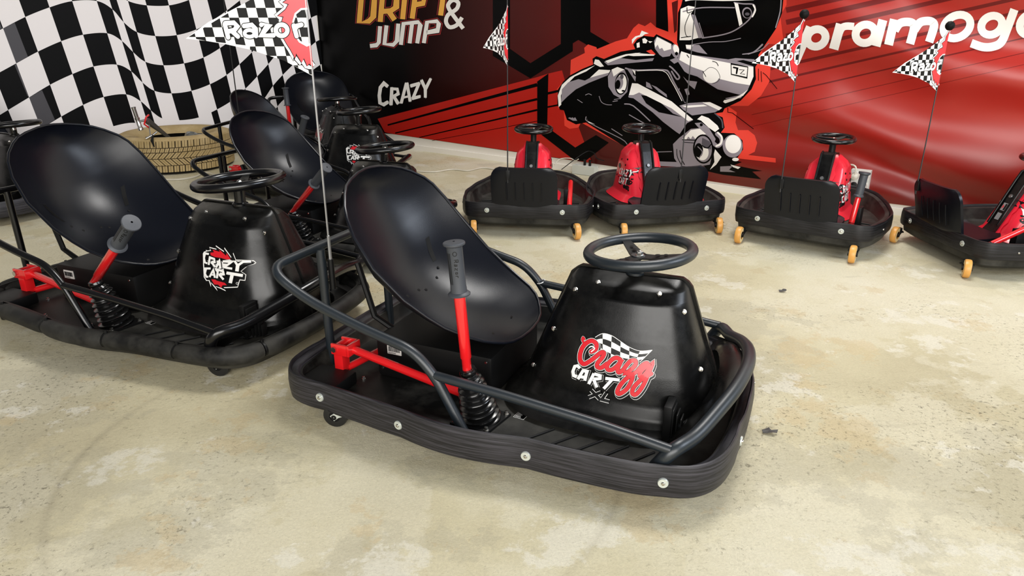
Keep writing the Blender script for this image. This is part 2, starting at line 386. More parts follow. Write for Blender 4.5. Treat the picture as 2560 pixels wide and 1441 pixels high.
V_base = vinyl('printed red gradient vinyl', ramp=red_ramp)
V_blk = vinyl('vinyl ink black', (.001, .001, .001), spec=.12); V_wht = vinyl('vinyl ink white', (.86, .82, .76)); V_gry = vinyl('vinyl ink grey', srgb(140, 132, 138))
V_dgry = vinyl('vinyl ink dark grey', srgb(84, 80, 86)); V_glow = vinyl('vinyl ink bright red', srgb(222, 62, 46)); V_str = vinyl('vinyl ink stripe red', srgb(172, 28, 18))
V_drk = vinyl('vinyl ink maroon', srgb(78, 8, 6)); V_out = vinyl('vinyl ink brick red', srgb(150, 34, 32)); V_org = vinyl('vinyl ink orange', srgb(236, 172, 70)); V_mar = vinyl('vinyl ink deep maroon', srgb(104, 14, 12))
# ---------------------------------------------------------------- red and black banner on the back wall
banner = empty('wall_banner', tuple(RW0)); tag(banner, 'long black to red printed banner with white lettering and cartoon kart on back wall', 'banner')
def wallpt(px, py, layer=0):
    n = WN; p0 = WA+WN*(.008+.0004*layer); return plane_hit(px, py, p0, n)-RW0
bt = [wallpt(818, 324), wallpt(980, 335), wallpt(1430, 401), wallpt(1900, 472), wallpt(2250, 512), wallpt(2620, 560)]
top_z = 1.75-RW0.z
sheet = MB(); rows = []
for q in bt:
    rows.append([(q.x, q.y, q.z+(top_z-q.z)*k/8) for k in range(9)])
sheet.grid(rows); bk = [[(p[0]-WN.x*.003, p[1]-WN.y*.003, p[2]) for p in r] for r in rows]; sheet.grid(bk)
for a in (0, -1):
    sheet.grid([rows[a], bk[a]])
sheet.grid([[r[0] for r in rows], [r[0] for r in bk]])
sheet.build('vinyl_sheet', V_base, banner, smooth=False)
P = Print(wallpt)
# --- lower red field with dark stripes (left)
z3 = zf(820, 0, 3.4317); Z3 = lambda L_: [z3(*p) for p in L_]
P.key = 'printed_stripe'
P.poly([(944, 297), (1343, 193), (1371, 184), (1405, 176), (1440, 300), (1480, 408), (1430, 400), (985, 335.5), (962, 331)], V_str, 1)
for pts, w, w2 in [([(969, 313), (1343, 212)], 4, 9), ([(988, 333), (1343, 248)], 3, 6), ([(1048, 344), (1343, 275)], 2, 5), ([(1080, 352), (1343, 303)], 1, 1.5), ([(1368, 234), (1420, 222)], 6, 6), ([(1368, 268), (1420, 258)], 4, 4)]:
    P.stroke(pts, w, V_blk, 2, False, w2=w2)
# --- hexagon outlines
P.key = 'printed_hexagon'
P.poly([(1343, 204), (1371, 184), (1368, 318), (1438, 369), (1490, 338), (1522, 357), (1462, 404), (1436, 401), (1343, 329)], V_blk, 3)
P.poly([(1232, -30), (1275, -30), (1275, 122), (1326, 158), (1402, 110), (1402, -30), (1432, -30), (1432, 128), (1326, 196), (1232, 140)], V_blk, 1)
P.poly([(1446, -30), (1476, -30), (1476, 80), (1556, 128), (1640, 80), (1640, -30), (1670, -30), (1670, 98), (1556, 164), (1446, 100)], V_blk, 1)
P.poly([(1402, -30), (1446, -30), (1446, 100), (1402, 126)], V_blk, 1)
# --- right hand slanted stripes
z5 = zf(1860, 0, 3.133); P.key = 'printed_stripe'
for y0, w in [(110, 42), (205, 40), (310, 34), (430, 28), (540, 24), (640, 17), (752, 10), (868, 4), (960, 3)]:
    x0 = 60 if y0 > 400 else 330
    P.stroke([z5(x0, y0-(x0-200)*.228), z5(2400, y0-2200*.228)], w/3.133, V_mar, 1, False)
# --- cartoon kart and driver
z4 = zf(1360, 0, 3.1333); P.key = 'printed_cartoon'
def pg(pts, m, l): P.poly([z4(*p) for p in pts], m, l)
def st(pts, w, m, l, sm=4, w2=None, closed=False): P.stroke([z4(*p) for p in pts], w/3.1333, m, l, smooth=sm, w2=None if w2 is None else w2/3.1333, closed=closed)
def el(x, y, rx, ry, m, l, rot=0): P.disc(*z4(x, y), rx/3.1333, ry/3.1333, m, l, rot=rot)
pg([(205, 590), (210, 470), (320, 415), (315, 375), (345, 348), (410, 370), (415, 385), (560, 325), (650, 300), (700, 220), (740, 185), (790, 205), (835, 175), (880, 215), (975, 250), (962, -60), (1070, -60), (1900, -60), (1900, 40), (1850, 120), (1880, 350), (1760, 345), (1700, 400), (1780, 480), (1765, 640), (1700, 750), (1600, 830), (1440, 830), (1510, 880), (1500, 960), (1520, 1020), (1600, 1020), (1650, 1060), (1670, 1120), (1650, 1190), (1600, 1215), (1815, 1240), (1815, 1275), (1500, 1240), (1300, 1330), (900, 1290), (600, 1130), (290, 960), (270, 1000), (200, 1010), (160, 985), (155, 850), (110, 850), (100, 700), (150, 640)], V_glow, 2)
pg([(1001, 20), (1050, 0), (1040, 240), (1020, 260)], V_drk, 3)
pg([(105, 760), (110, 700), (150, 640), (205, 590), (300, 540), (385, 505), (380, 460), (410, 440), (450, 455), (470, 462), (600, 405), (715, 385), (700, 350), (730, 310), (780, 280), (860, 290), (880, 268), (1000, 325), (1050, 370), (1060, 390), (1042, 330), (1050, 100), (1075, 40), (1100, -60), (1880, -60), (1865, 100), (1820, 220), (1740, 340), (1680, 430), (1685, 480), (1655, 525), (1660, 620), (1625, 700), (1540, 790), (1415, 850), (1400, 880), (1330, 890), (1400, 920), (1415, 1000), (1385, 1040), (1490, 1045), (1555, 1100), (1560, 1170), (1500, 1260), (1550, 1270), (1490, 1295), (1710, 1340), (1630, 1345), (1700, 1405), (1400, 1370), (1290, 1345), (1100, 1320), (900, 1290), (600, 1130), (330, 960), (250, 975), (180, 940), (155, 865), (125, 860), (105, 820)], V_blk, 3)
pg([(900, 1265), (1040, 1270), (1080, 1310), (900, 1300)], V_gry, 4)
pg([(115, 840), (108, 750), (140, 665), (205, 605), (290, 560), (400, 512), (330, 560), (240, 600), (160, 680), (132, 750), (135, 820)], V_wht, 4)
pg([(135, 805), (140, 700), (190, 645), (270, 620), (320, 632), (380, 600), (430, 558), (520, 548), (500, 590), (350, 650), (250, 700), (180, 760)], V_gry, 4)
pg([(360, 610), (430, 545), (520, 550), (510, 570), (430, 590)], V_wht, 5)
pg([(390, 500), (400, 465), (430, 470), (470, 520), (440, 525)], V_wht, 4)
pg([(470, 485), (590, 440), (600, 455), (720, 470), (862, 455), (850, 478), (650, 497), (500, 512)], V_gry, 4)
pg([(480, 478), (590, 440), (640, 425), (760, 412), (640, 440), (560, 470), (500, 495)], V_wht, 5)
pg([(620, 430), (720, 415), (870, 428), (860, 436), (700, 440)], V_wht, 5)
pg([(500, 600), (530, 545), (575, 525), (630, 545), (662, 620), (652, 720), (600, 772), (545, 742), (505, 680)], V_gry, 4)
pg([(530, 545), (575, 525), (630, 545), (600, 560), (545, 600)], V_wht, 5)
el(605, 655, 50, 88, V_blk, 5, .1); el(606, 657, 41, 76, V_wht, 6, .1); el(590, 650, 30, 52, V_gry, 7, .1); el(578, 662, 20, 36, V_blk, 8, .1)
el(620, 712, 12, 7, V_blk, 8); el(610, 600, 14, 20, V_dgry, 8)
pg([(690, 345), (688, 310), (715, 285), (750, 275), (765, 240), (820, 262), (790, 268), (770, 285), (730, 295), (712, 312)], V_wht, 4)
pg([(770, 305), (790, 298), (812, 318), (800, 340), (775, 338)], V_wht, 4); pg([(725, 340), (748, 330), (750, 370), (728, 375)], V_wht, 4); pg([(815, 322), (850, 325), (830, 338)], V_wht, 4)
pg([(868, 380), (862, 320), (885, 285), (1000, 345), (1005, 410), (985, 440), (930, 448), (905, 430)], V_gry, 4)
pg([(865, 345), (885, 290), (995, 345), (995, 385), (940, 400), (925, 375), (905, 385), (890, 350), (872, 375)], V_wht, 5)
pg([(800, 400), (840, 388), (875, 425), (850, 432)], V_glow, 4)
el(1028, 400, 30, 55, V_gry, 4, -.2); el(1035, 385, 22, 36, V_wht, 5, -.3); el(1038, 420, 12, 14, V_blk, 6)
pg([(985, 470), (1040, 450), (1060, 480), (1020, 500)], V_gry, 4)
pg([(1040, 470), (1075, 402), (1160, 430), (1480, 470), (1640, 520), (1642, 600), (1600, 695), (1540, 770), (1430, 775), (1300, 720), (1220, 640), (1100, 560)], V_gry, 4)
pg([(1060, 470), (1075, 402), (1160, 430), (1330, 470), (1480, 500), (1640, 525), (1640, 600), (1612, 668), (1500, 650), (1380, 620), (1300, 575), (1160, 525)], V_wht, 5)
pg([(1390, 790), (1500, 765), (1560, 730), (1600, 700), (1560, 750), (1480, 790), (1420, 810)], V_wht, 5)
pg([(1000, 540), (1200, 600), (1360, 700), (1540, 745), (1420, 770), (1390, 820), (1250, 790), (1100, 800), (1060, 690)], V_blk, 6)
pg([(1090, 600), (1120, 630), (1200, 640), (1180, 700), (1130, 660)], V_gry, 7); pg([(1100, 700), (1130, 690), (1140, 740), (1120, 750)], V_gry, 7)
st([(985, 520), (1010, 540), (1060, 600), (1040, 620), (1000, 560)], 12, V_gry, 7)
el(1310, 590, 64, 62, V_wht, 6); st([(1256, 560), (1300, 528), (1350, 545), (1378, 600), (1360, 640), (1320, 655)], 3, V_blk, 7)
st([(1465, 500), (1597, 525), (1590, 610), (1467, 582)], 8, V_blk, 7, 0, closed=True)
st([(1485, 528), (1515, 535), (1508, 575)], 12, V_blk, 7, 0); st([(1530, 545), (1568, 548), (1538, 578), (1572, 582)], 5, V_blk, 7, 0)
st([(1320, 480), (1350, 490), (1365, 515)], 5, V_blk, 7); st([(1120, 430), (1135, 450)], 6, V_blk, 7); st([(1245, 560), (1268, 600)], 5, V_blk, 7)
pg([(1420, 470), (1500, 455), (1650, 465), (1640, 490), (1560, 470), (1500, 480)], V_gry, 5)
# helmet
pg([(1062, 315), (1070, 70), (1130, 45), (1185, 55), (1150, 110), (1215, 295), (1140, 315)], V_wht, 4)
pg([(1155, 112), (1185, 118), (1245, 295), (1210, 300)], V_gry, 5)
st([(1140, 110), (1105, 200), (1110, 270), (1130, 290)], 5, V_blk, 6); st([(1075, 295), (1150, 285)], 6, V_blk, 6); st([(1120, 60), (1125, 100), (1160, 90)], 6, V_blk, 6)
st([(1090, 90), (1240, 60), (1490, 60)], 9, V_gry, 5); st([(1490, 20), (1560, 30), (1640, 35), (1650, 80), (1600, 160), (1500, 235), (1400, 272), (1240, 298)], 10, V_gry, 5)
pg([(1490, 20), (1520, 28), (1555, 185), (1530, 205)], V_wht, 6); st([(1640, 40), (1655, 80), (1632, 130)], 12, V_wht, 6)
st([(1110, 5), (1180, -5), (1400, 2), (1640, -5)], 12, V_wht, 5); el(1590, 100, 38, 44, V_gry, 5); el(1592, 104, 30, 36, V_blk, 6); el(1592, 110, 18, 12, V_dgry, 7)
pg([(1110, 350), (1170, 352), (1215, 352), (1280, 425), (1200, 410), (1115, 385)], V_gry, 5); pg([(1110, 352), (1170, 354), (1150, 385), (1115, 380)], V_wht, 6)
st([(1150, 352), (1290, 330), (1420, 325), (1540, 300)], 6, V_gry, 5); st([(1215, 180), (1250, 290)], 6, V_gry, 5)
st([(1555, 425), (1640, 410), (1710, 350)], 7, V_gry, 5, w2=14); st([(1600, 425), (1700, 390), (1760, 340)], 6, V_gry, 5); st([(1858, -20), (1850, 90), (1815, 215)], 9, V_gry, 5)
# chassis panels
st([(640, 535), (715, 550), (930, 548), (980, 570), (1020, 650), (1105, 800)], 13, V_gry, 4)
st([(730, 555), (930, 555), (1000, 640), (1080, 790)], 5, V_wht, 5)
pg([(650, 540), (690, 545), (700, 590), (720, 600), (715, 640), (690, 600)], V_gry, 5); pg([(690, 545), (715, 555), (715, 590)], V_wht, 6)
pg([(660, 760), (690, 650), (720, 660), (1000, 800), (1168, 942), (1120, 965), (1062, 1052), (1030, 1030), (860, 900)], V_gry, 4)
pg([(690, 652), (735, 655), (1000, 795), (1168, 938), (1130, 950), (1000, 850), (745, 725), (700, 745), (665, 745)], V_wht, 5)
pg([(760, 745), (800, 750), (920, 810), (1010, 890), (1085, 918), (960, 892), (900, 880), (800, 810)], V_blk, 5)
pg([(665, 765), (700, 770), (850, 880), (1030, 1045), (1000, 1040), (830, 910)], V_blk, 5)
pg([(800, 640), (830, 655), (850, 700), (800, 680)], V_gry, 5); pg([(840, 665), (880, 680), (960, 740), (965, 765), (900, 720)], V_gry, 5)
pg([(1060, 828), (1130, 808), (1250, 800), (1395, 848), (1340, 880), (1160, 905), (1090, 860)], V_gry, 4); pg([(1240, 803), (1300, 800), (1395, 845), (1370, 865)], V_wht, 5); pg([(1080, 830), (1250, 820), (1280, 832), (1120, 845)], V_wht, 5)
for a, w, m_ in [([(330, 915), (350, 960), (600, 1085), (650, 1130)], 6, V_gry), ([(530, 1010), (612, 1062)], 6, V_gry), ([(668, 900), (790, 970)], 7, V_gry), ([(632, 815), (700, 830), (830, 948)], 9, V_gry), ([(432, 755), (450, 800), (490, 820), (530, 822)], 5, V_gry), ([(325, 745), (350, 735), (372, 745)], 5, V_gry), ([(262, 780), (300, 805)], 5, V_gry), ([(865, 1192), (1000, 1188)], 6, V_gry), ([(540, 795), (575, 790)], 6, V_gry), ([(550, 780), (600, 772)], 5, V_gry), ([(1075, 640), (1060, 700)], 7, V_gry)]:
    st(a, w, m_, 5, 3)
pg([(330, 915), (350, 960), (400, 975), (345, 950)], V_wht, 6)
for k in range(3): pg([(188+k*22, 925), (205+k*20, 920), (236+k*12, 948), (225+k*10, 945)], V_gry, 5)
# rear wheel, engine, smoke
pg([(1010, 1130), (1060, 1080), (1150, 1010), (1235, 1002), (1295, 1060), (1325, 1180), (1300, 1290), (1180, 1310), (1060, 1300), (1020, 1240)], V_gry, 4)
pg([(1085, 1090), (1150, 1020), (1230, 1007), (1275, 1050), (1210, 1065), (1185, 1090), (1165, 1065), (1150, 1090), (1130, 1070), (1115, 1095)], V_wht, 5)
st([(1085, 1095), (1200, 1100)], 7, V_blk, 6, 0); st([(1090, 1115), (1170, 1120)], 5, V_blk, 6, 0)
el(1247, 1168, 80, 115, V_blk, 6, -.05); el(1247, 1168, 68, 102, V_gry, 7, -.05); el(1240, 1195, 50, 62, V_wht, 8); el(1212, 1178, 34, 56, V_blk, 9); pg([(1240, 1080), (1300, 1110), (1310, 1170), (1250, 1160), (1235, 1130)], V_dgry, 9)
st([(1235, 1140), (1280, 1160), (1310, 1130)], 8, V_blk, 10); st([(1205, 1150), (1240, 1190), (1215, 1240)], 7, V_gry, 10)
st([(1040, 1170), (1045, 1230), (1075, 1290)], 5, V_blk, 6); st([(1065, 1180), (1075, 1240), (1100, 1290)], 6, V_blk, 6)
pg([(1200, 935), (1235, 905), (1290, 925), (1360, 985), (1372, 1010), (1340, 1035), (1290, 1000), (1230, 945)], V_wht, 5)
pg([(1180, 965), (1230, 960), (1290, 1000), (1345, 1090), (1325, 1140), (1280, 1060), (1200, 990)], V_gry, 5); el(1232, 978, 12, 12, V_blk, 6)
st([(1355, 1050), (1385, 1080), (1390, 1120), (1360, 1145), (1325, 1120)], 30, V_gry, 5, 5); st([(1362, 1040), (1392, 1075), (1385, 1125), (1350, 1145)], 15, V_wht, 6, 5)
st([(1340, 890), (1390, 940), (1400, 1000)], 10, V_dgry, 4)
pg([(1340, 1170), (1390, 1230), (1350, 1290), (1300, 1330), (1335, 1270), (1330, 1210)], V_wht, 5)
el(1478, 1145, 78, 90, V_gry, 4); el(1482, 1130, 62, 72, V_wht, 5); el(1500, 1250, 26, 14, V_wht, 4); pg([(1460, 1290), (1540, 1310), (1520, 1325), (1480, 1310)], V_wht, 5); pg([(1380, 1305), (1480, 1300), (1450, 1330), (1500, 1350), (1380, 1345)], V_gry, 5)
for a in ([(1700, 440), (1705, 475)], [(1680, 540), (1680, 630)], [(1700, 560), (1705, 640)], [(1715, 570), (1740, 590), (1825, 695)], [(1440, 845), (1440, 880), (1475, 885), (1640, 1010)], [(1810, 40), (1815, 110)], [(1790, 20), (1795, 130)]):
    st(a, 5, V_blk, 5, 0)
# --- lettering
P.key = 'printed_lettering'
def text_strokes(T, z, w, m, outl, sc_, L_):
    for pts, li in zip(T, L_):
        P.key = 'printed_letter#'+m.name+li
        for (mm, ww, ly) in outl+[(m, w, 6)]:
            P.stroke([z(*p) for p in pts], ww/sc_, mm, ly, False)
S3 = 3.4317
drift = [[(290, -60), (268, 192), (350, 182), (388, 145), (402, -60)], [(470, -60), (448, 188)], [(452, 100), (540, 92), (585, 62), (592, -60)], [(520, 95), (572, 172)], [(662, -60), (640, 165)], [(752, -60), (722, 160)], [(745, 42), (818, 28), (822, -10)], [(992, -60), (966, 133)]]
text_strokes(drift, z3, 44, V_org, [(V_out, 70, 4), (V_blk, 57, 5)], S3, 'DRRRIFFT')
jump = [[(447, 225), (436, 365), (415, 388), (360, 395)], [(502, 218), (484, 378), (560, 385), (592, 350), (603, 203)], [(625, 385), (648, 203), (775, 190), (792, 215), (765, 372)], [(722, 198), (700, 372)], [(822, 370), (850, 190), (935, 182), (950, 205), (940, 262), (845, 280)]]
text_strokes(jump, z3, 34, V_wht, [(V_out, 60, 4), (V_blk, 46, 5)], S3, 'JUMMP')
P.stroke([z3(*p) for p in [(1160, 245), (1040, 80), (1040, 25), (1080, 0), (1118, 25), (1108, 70), (1075, 98)]], 34/S3, V_wht, 6, False, smooth=4)
P.stroke([z3(*p) for p in [(1085, 92), (1030, 128), (1012, 185), (1040, 232), (1085, 228)]], 34/S3, V_wht, 6, False, smooth=4)
P.stroke([z3(*p) for p in [(1075, 230), (1110, 210), (1150, 150)]], 34/S3, V_wht, 6, False, smooth=4)
crazy = [([(512, 742), (480, 715), (450, 750), (440, 820), (446, 885), (478, 898), (515, 875)], 30, 30), ([(540, 900), (548, 752)], 30, 28), ([(548, 762), (595, 765), (603, 805), (555, 832)], 24, 24), ([(560, 820), (602, 890)], 26, 30), ([(628, 885), (672, 715)], 26, 26), ([(678, 715), (704, 868)], 26, 26), ([(645, 838), (700, 825)], 18, 18), ([(710, 738), (785, 715)], 30, 26), ([(780, 718), (728, 845)], 26, 26), ([(722, 846), (790, 828)], 28, 26), ([(802, 690), (835, 762)], 28, 26), ([(880, 678), (838, 762)], 24, 28), ([(835, 755), (835, 835)], 28, 24)]
P.key = 'printed_ampersand'
_amp = 1
CL = 'CRRRAAAZZZYYY'
for (pts, w, w2), li in zip(crazy, CL): P.key = 'printed_letter#c'+li; P.stroke([z3(*p) for p in pts], w/S3, V_wht, 6, False, w2=w2/S3)
for (pts, w, w2), li in zip(crazy, CL):      # ragged ends
    P.key = 'printed_letter#c'+li
    for k in range(4):
        for (e, q) in ((pts[-1], pts[-2]), (pts[0], pts[1])):
            dx, dy = e[0]-q[0], e[1]-q[1]; l = math.hypot(dx, dy); dx /= l; dy /= l; o_ = (k-1.5)*6; L_ = random.uniform(4, 12)
            P.poly([z3(e[0]-dy*(o_-3.5), e[1]+dx*(o_-3.5)), z3(e[0]+dx*L_-dy*o_, e[1]+dy*L_+dx*o_), z3(e[0]-dy*(o_+3.5), e[1]+dx*(o_+3.5))], V_wht, 6)
def sk(pts, w=66, rd=False, sm=0): P.stroke([z5(*p) for p in pts], w/3.133, V_wht, 6, rd, smooth=sm)
def rg(x, y, rx, ry, w=62): P.ring(*z5(x, y), rx/3.133, ry/3.133, w/3.133, V_wht, 6, rot=-.55)
P.key = 'printed_letter#pp'; rg(567, 297, 74, 66); sk([(520, 212), (398, 490)], 70)
P.key = 'printed_letter#pr'; sk([(757, 188), (702, 386)], 74); sk([(735, 290), (762, 225), (800, 205), (862, 208)], 58, sm=4)
P.key = 'printed_letter#pa'; rg(950, 265, 78, 70); sk([(1088, 156), (1034, 362)], 70)
P.key = 'printed_letter#pm'; sk([(1178, 152), (1132, 352)], 70); sk([(1180, 240), (1215, 188), (1262, 172), (1318, 180), (1332, 220), (1300, 344)], 66, sm=5); sk([(1335, 235), (1375, 180), (1420, 165), (1470, 170), (1488, 208), (1450, 330)], 66, sm=5)
P.key = 'printed_letter#po'; rg(1668, 208, 112, 84); P.key = 'printed_letter#pg'; rg(1940, 198, 86, 70); sk([(2118, 74), (2062, 225), (2015, 330), (1950, 365), (1870, 368), (1780, 338)], 66, sm=5)
P.key = 'printed_letter#pa2'; rg(2255, 190, 100, 80)
P.build(banner)
# ================================================================= checkered banner on the left wall
chk = empty('checkered_banner', tuple(CORNER+LD*.1)); tag(chk, 'white banner with waving black checkered print hanging on the left wall', 'banner')
CB0 = CORNER+LD*.1
def leftpt(px, py, layer=0): return plane_hit(px, py, CORNER+LN*(.008+.0004*layer), LN)-CB0
C_w = mat('white banner fabric', (.84, .80, .80), .55, bump=.1, bscale=50); C_b = mat('banner black ink', (.001, .001, .0013), .5, spec=.12)
C_g = mat('faded grey black ink', (.045, .042, .05), .5)
s0 = CORNER+LD*.02; s1 = CORNER+LD*6
sh = MB(); a0 = s0+LN*.004-CB0; a1 = s1+LN*.004-CB0
vs = []
for p in (a0, a1, a1+LN*.004, a0+LN*.004):
    for z in (.08, 1.8): vs.append((p.x, p.y, z))
sh.add(vs, [(0, 1, 3, 2), (2, 3, 5, 4), (4, 5, 7, 6), (6, 7, 1, 0), (0, 2, 4, 6), (1, 3, 5, 7)]).build('banner_sheet', C_w, chk, smooth=False)
a = lambda x, y: (x/4.2375, y/4.2375); bq = lambda x, y: (380+x/4.239, y/4.239)
RA = [a(33, 300), a(268, 180), a(525, 78), a(765, 12), a(1025, 10), a(1190, 98), a(1310, 235), a(1450, 340), bq(35, 382), bq(262, 372), bq(470, 312), bq(643, 215), bq(795, 110), bq(930, 5), bq(1050, -90), bq(1150, -190), bq(1270, -310), bq(1420, -460), bq(1530, -570), bq(1640, -620)]
RB = [a(172, 672), a(402, 547), a(648, 437), a(880, 368), a(1135, 352), a(1292, 435), a(1410, 552), a(1540, 655), bq(122, 692), bq(340, 672), bq(545, 610), bq(720, 510), bq(865, 400), bq(1000, 290), bq(1110, 170), bq(1210, 60), bq(1330, -60), bq(1478, -205), bq(1585, -315), bq(1695, -365)]
RC = [a(308, 1032), a(530, 898), a(768, 785), a(990, 705), a(1238, 685), a(1392, 758), a(1510, 875), a(1635, 962), bq(207, 990), bq(418, 963), bq(615, 893), bq(790, 795), bq(928, 680), bq(1058, 555), bq(1170, 430), bq(1275, 310), bq(1385, 190), bq(1530, 50), bq(1635, -60), bq(1750, -110)]
RD = [a(437, 1365), a(650, 1235), a(880, 1112), a(1098, 1028), a(1337, 1000), a(1492, 1075), a(1598, 1170), a(1720, 1255), bq(290, 1275), bq(497, 1245), bq(690, 1160), bq(855, 1060), bq(990, 940), bq(1115, 810), bq(1232, 680), bq(1330, 560), bq(1440, 440), bq(1580, 300), bq(1685, 190), bq(1797, 145)]
ext = lambda R1, R2, k: [(p[0]+(p[0]-q[0])*k, p[1]+(p[1]-q[1])*k) for p, q in zip(R1, R2)]
RZ = ext(RA, RB, 1.05); RY = ext(RZ, RA, 1.05); RX = ext(RY, RZ, 1.05)
RE = ext(RD, RC, .96)
for i, p in {13: (1175, 1065), 14: (1282, 910), 15: (1385, 795), 16: (1500, 680), 17: (1630, 540), 18: (1735, 445), 19: (1806, 415)}.items(): RE[i] = bq(*p)
RF = ext(RE, RD, .95); RG = ext(RF, RE, .95); rowsR = [RX, RY, RZ, RA, RB, RC, RD, RE, RF, RG]
rowsR = [[(2*r[0][0]-r[1][0]*1.0-(0), 2*r[0][1]-r[1][1])]+r for r in rowsR]     # one more column on the left
rowsR = [[(2*r[0][0]-r[1][0], 2*r[0][1]-r[1][1])]+r for r in rowsR]
PC = Print(leftpt); sub = 6
dens = [catmull([(x, y, 0) for x, y in r], sub) for r in rowsR]
XR = 807.0
def clipR(pts):
    out = []
    for p, q in zip(pts, pts[1:]+pts[:1]):
        lim = lambda t: XR+t[1]*.04 if t[1] > 0 else XR
        pi, qi = p[0] <= lim(p), q[0] <= lim(q)
        if pi: out.append(p)
        if pi != qi:
            t = (lim(p)-p[0])/(q[0]-p[0]); out.append((lim(p), p[1]+(q[1]-p[1])*t))
    return out
ZMIN = .10
for ri in range(len(dens)-1):
    for k in range(len(rowsR[0])-1):
        if (ri+k) % 2 == 1:          # row A (3) with column 2 (first traced) is black
            up = [(p.x, p.y) for p in dens[ri][k*sub:(k+1)*sub+1]]; lo = [(p.x, p.y) for p in dens[ri+1][k*sub:(k+1)*sub+1]]
            for j in range(sub):
                q = clipR([up[j], up[j+1], lo[j+1], lo[j]])
                if len(q) < 3: continue
                w3 = [leftpt(*c, 0)+CB0 for c in q]
                if min(v.z for v in w3) < ZMIN or max(v.z for v in w3) > 1.8: continue
                PC.poly(q, C_b, 1, key='checkered_print')
for q in ([a(33, 300), a(155, 240), a(295, 600), a(172, 672)], [a(308, 1032), a(445, 955), a(582, 1270), a(437, 1365)], [a(-120, -60), a(-90, 0), a(20, 300), a(0, 310), a(-100, 100)], [a(155, 690), a(172, 676), a(305, 1030), a(290, 1015)]):
    PC.poly(q, C_g, 2, key='faded_check')
PC.build(chk)
# narrow white hem at the corner
hem = MB()
hp = [leftpt(*bq(1797, -20), 2), leftpt(*bq(1836, -20), 2), leftpt(*bq(1855, 680), 2), leftpt(*bq(1822, 675), 2)]
hem.poly3([tuple(p) for p in hp]); hem.build('hem_strip', C_w, chk, smooth=False)
# ================================================================= BLACK KARTS
HZ = [(.405, .012), (.40, .032), (.388, .072), (.365, .10), (.33, .112), (.28, .132), (.2, .155), (.13, .172), (.10, .185), (.085, .20), (.075, .222), (.066, .235)]
HB = sorted(HZ); HR = [(.066, .045), (.09, .082), (.12, .098), (.39, .207), (.405, .222)]; HF = [(.066, .60), (.12, .592), (.17, .582), (.39, .503), (.405, .488)]
def hood_h(x, z):
    a_, b_ = lerp_tab(HR, z), lerp_tab(HF, z); u = (2*x-a_-b_)/(b_-a_)
    if abs(u) >= 1: return 0.0
    return lerp_tab(HB, z)*(1-abs(u)**3.2)**(1/2.6)
def hood_hit(fr, px, py, eps=.001, side=-1):
    o, d = fr.ray(px, py); t0 = None; prev = None; best = None
    lo = (abs(o.y)-.30)/abs(d.y); hi = (abs(o.y)+.02)/abs(d.y); N = 160
    for i in range(N+1):
        t = lo+(hi-lo)*i/N; p = o+d*t
        if .06 < p.z < .41:
            h = hood_h(p.x, p.z)
            if abs(p.y) < h:
                a_ = lo+(hi-lo)*(i-1)/N; b_ = t
                for _ in range(12):
                    m_ = (a_+b_)/2; q = o+d*m_
                    if abs(q.y) < hood_h(q.x, q.z): b_ = m_
                    else: a_ = m_
                p = o+d*a_; break
    else:
        p = o+d*((abs(o.y)-.15)/abs(d.y))
    p = p-d.normalized()*eps*2.0
    return (p.x, p.y, p.z)
OUT = [(-.51, 0), (-.51, -.14), (-.508, -.24), (-.495, -.305), (-.455, -.352), (-.39, -.37), (-.30, -.378), (-.2, -.39), (-.09, -.408), (.03, -.426), (.12, -.424), (.24, -.405), (.36, -.398), (.48, -.39), (.56, -.376), (.618, -.345), (.652, -.29), (.668, -.20), (.676, -.1), (.678, 0)]
def outline(half, n=4):
    full = half+[(x, -y*(1-.24*min(1, max(0, (x-.3)/.3))) if half is OUT else -y) for x, y in half[-2:0:-1]]
    return [(p.x, p.y) for p in catmull([(x, y, 0) for x, y in full], n, True)]
def normals2(pts):
    N = len(pts); out = []
    for i in range(N):
        a_, b_ = pts[i-1], pts[(i+1) % N]; tx, ty = b_[0]-a_[0], b_[1]-a_[1]; l = math.hypot(tx, ty); out.append((ty/l, -tx/l))
    ar = sum(pts[i-1][0]*pts[i][1]-pts[i][0]*pts[i-1][1] for i in range(N))
    return out if ar > 0 else [(-x, -y) for x, y in out]
WASH = [(-.348, -.374), (-.094, -.405), (.236, -.402), (.54, -.378), (.672, -.15), (-.51, -.16)]
RIM = [(-.412, .606, .012), (-.408, .603, .05), (-.398, .594, .10), (-.388, .584, .135), (-.372, .57, .165), (-.349, .547, .20), (-.33, .524, .22), (-.30, .482, .238), (-.24, .41, .25), (-.159, .336, .243), (-.10, .296, .232), (-.056, .270, .222), (.002, .244, .2), (.029, .231, .18), (.047, .221, .157), (.062, .211, .13), (.075, .204, .10), (.083, .2, .06), (.086, .199, .015)]
def seat_pt(t, v, off=0.0):
    """t along the rim 0..len-1, v across -1..1"""
    i = min(int(t), len(RIM)-2); f_ = t-i
    x, z, w = [RIM[i][k]+(RIM[i+1][k]-RIM[i][k])*f_ for k in range(3)]
    s_ = min(1, max(0, ((x+.412)*.778+(.606-z)*.629)/.645))
    dep = .135*(math.sin(PI*min(1, s_**.75)))**.6*(1-.2*s_) if 0 < s_ < 1 else 0
    q = (1-abs(v)**2.3)*dep+off
    return (x-.629*q, w*v, z-.778*q)
def ptp(Lp, base): return tuple(Vector(Lp))
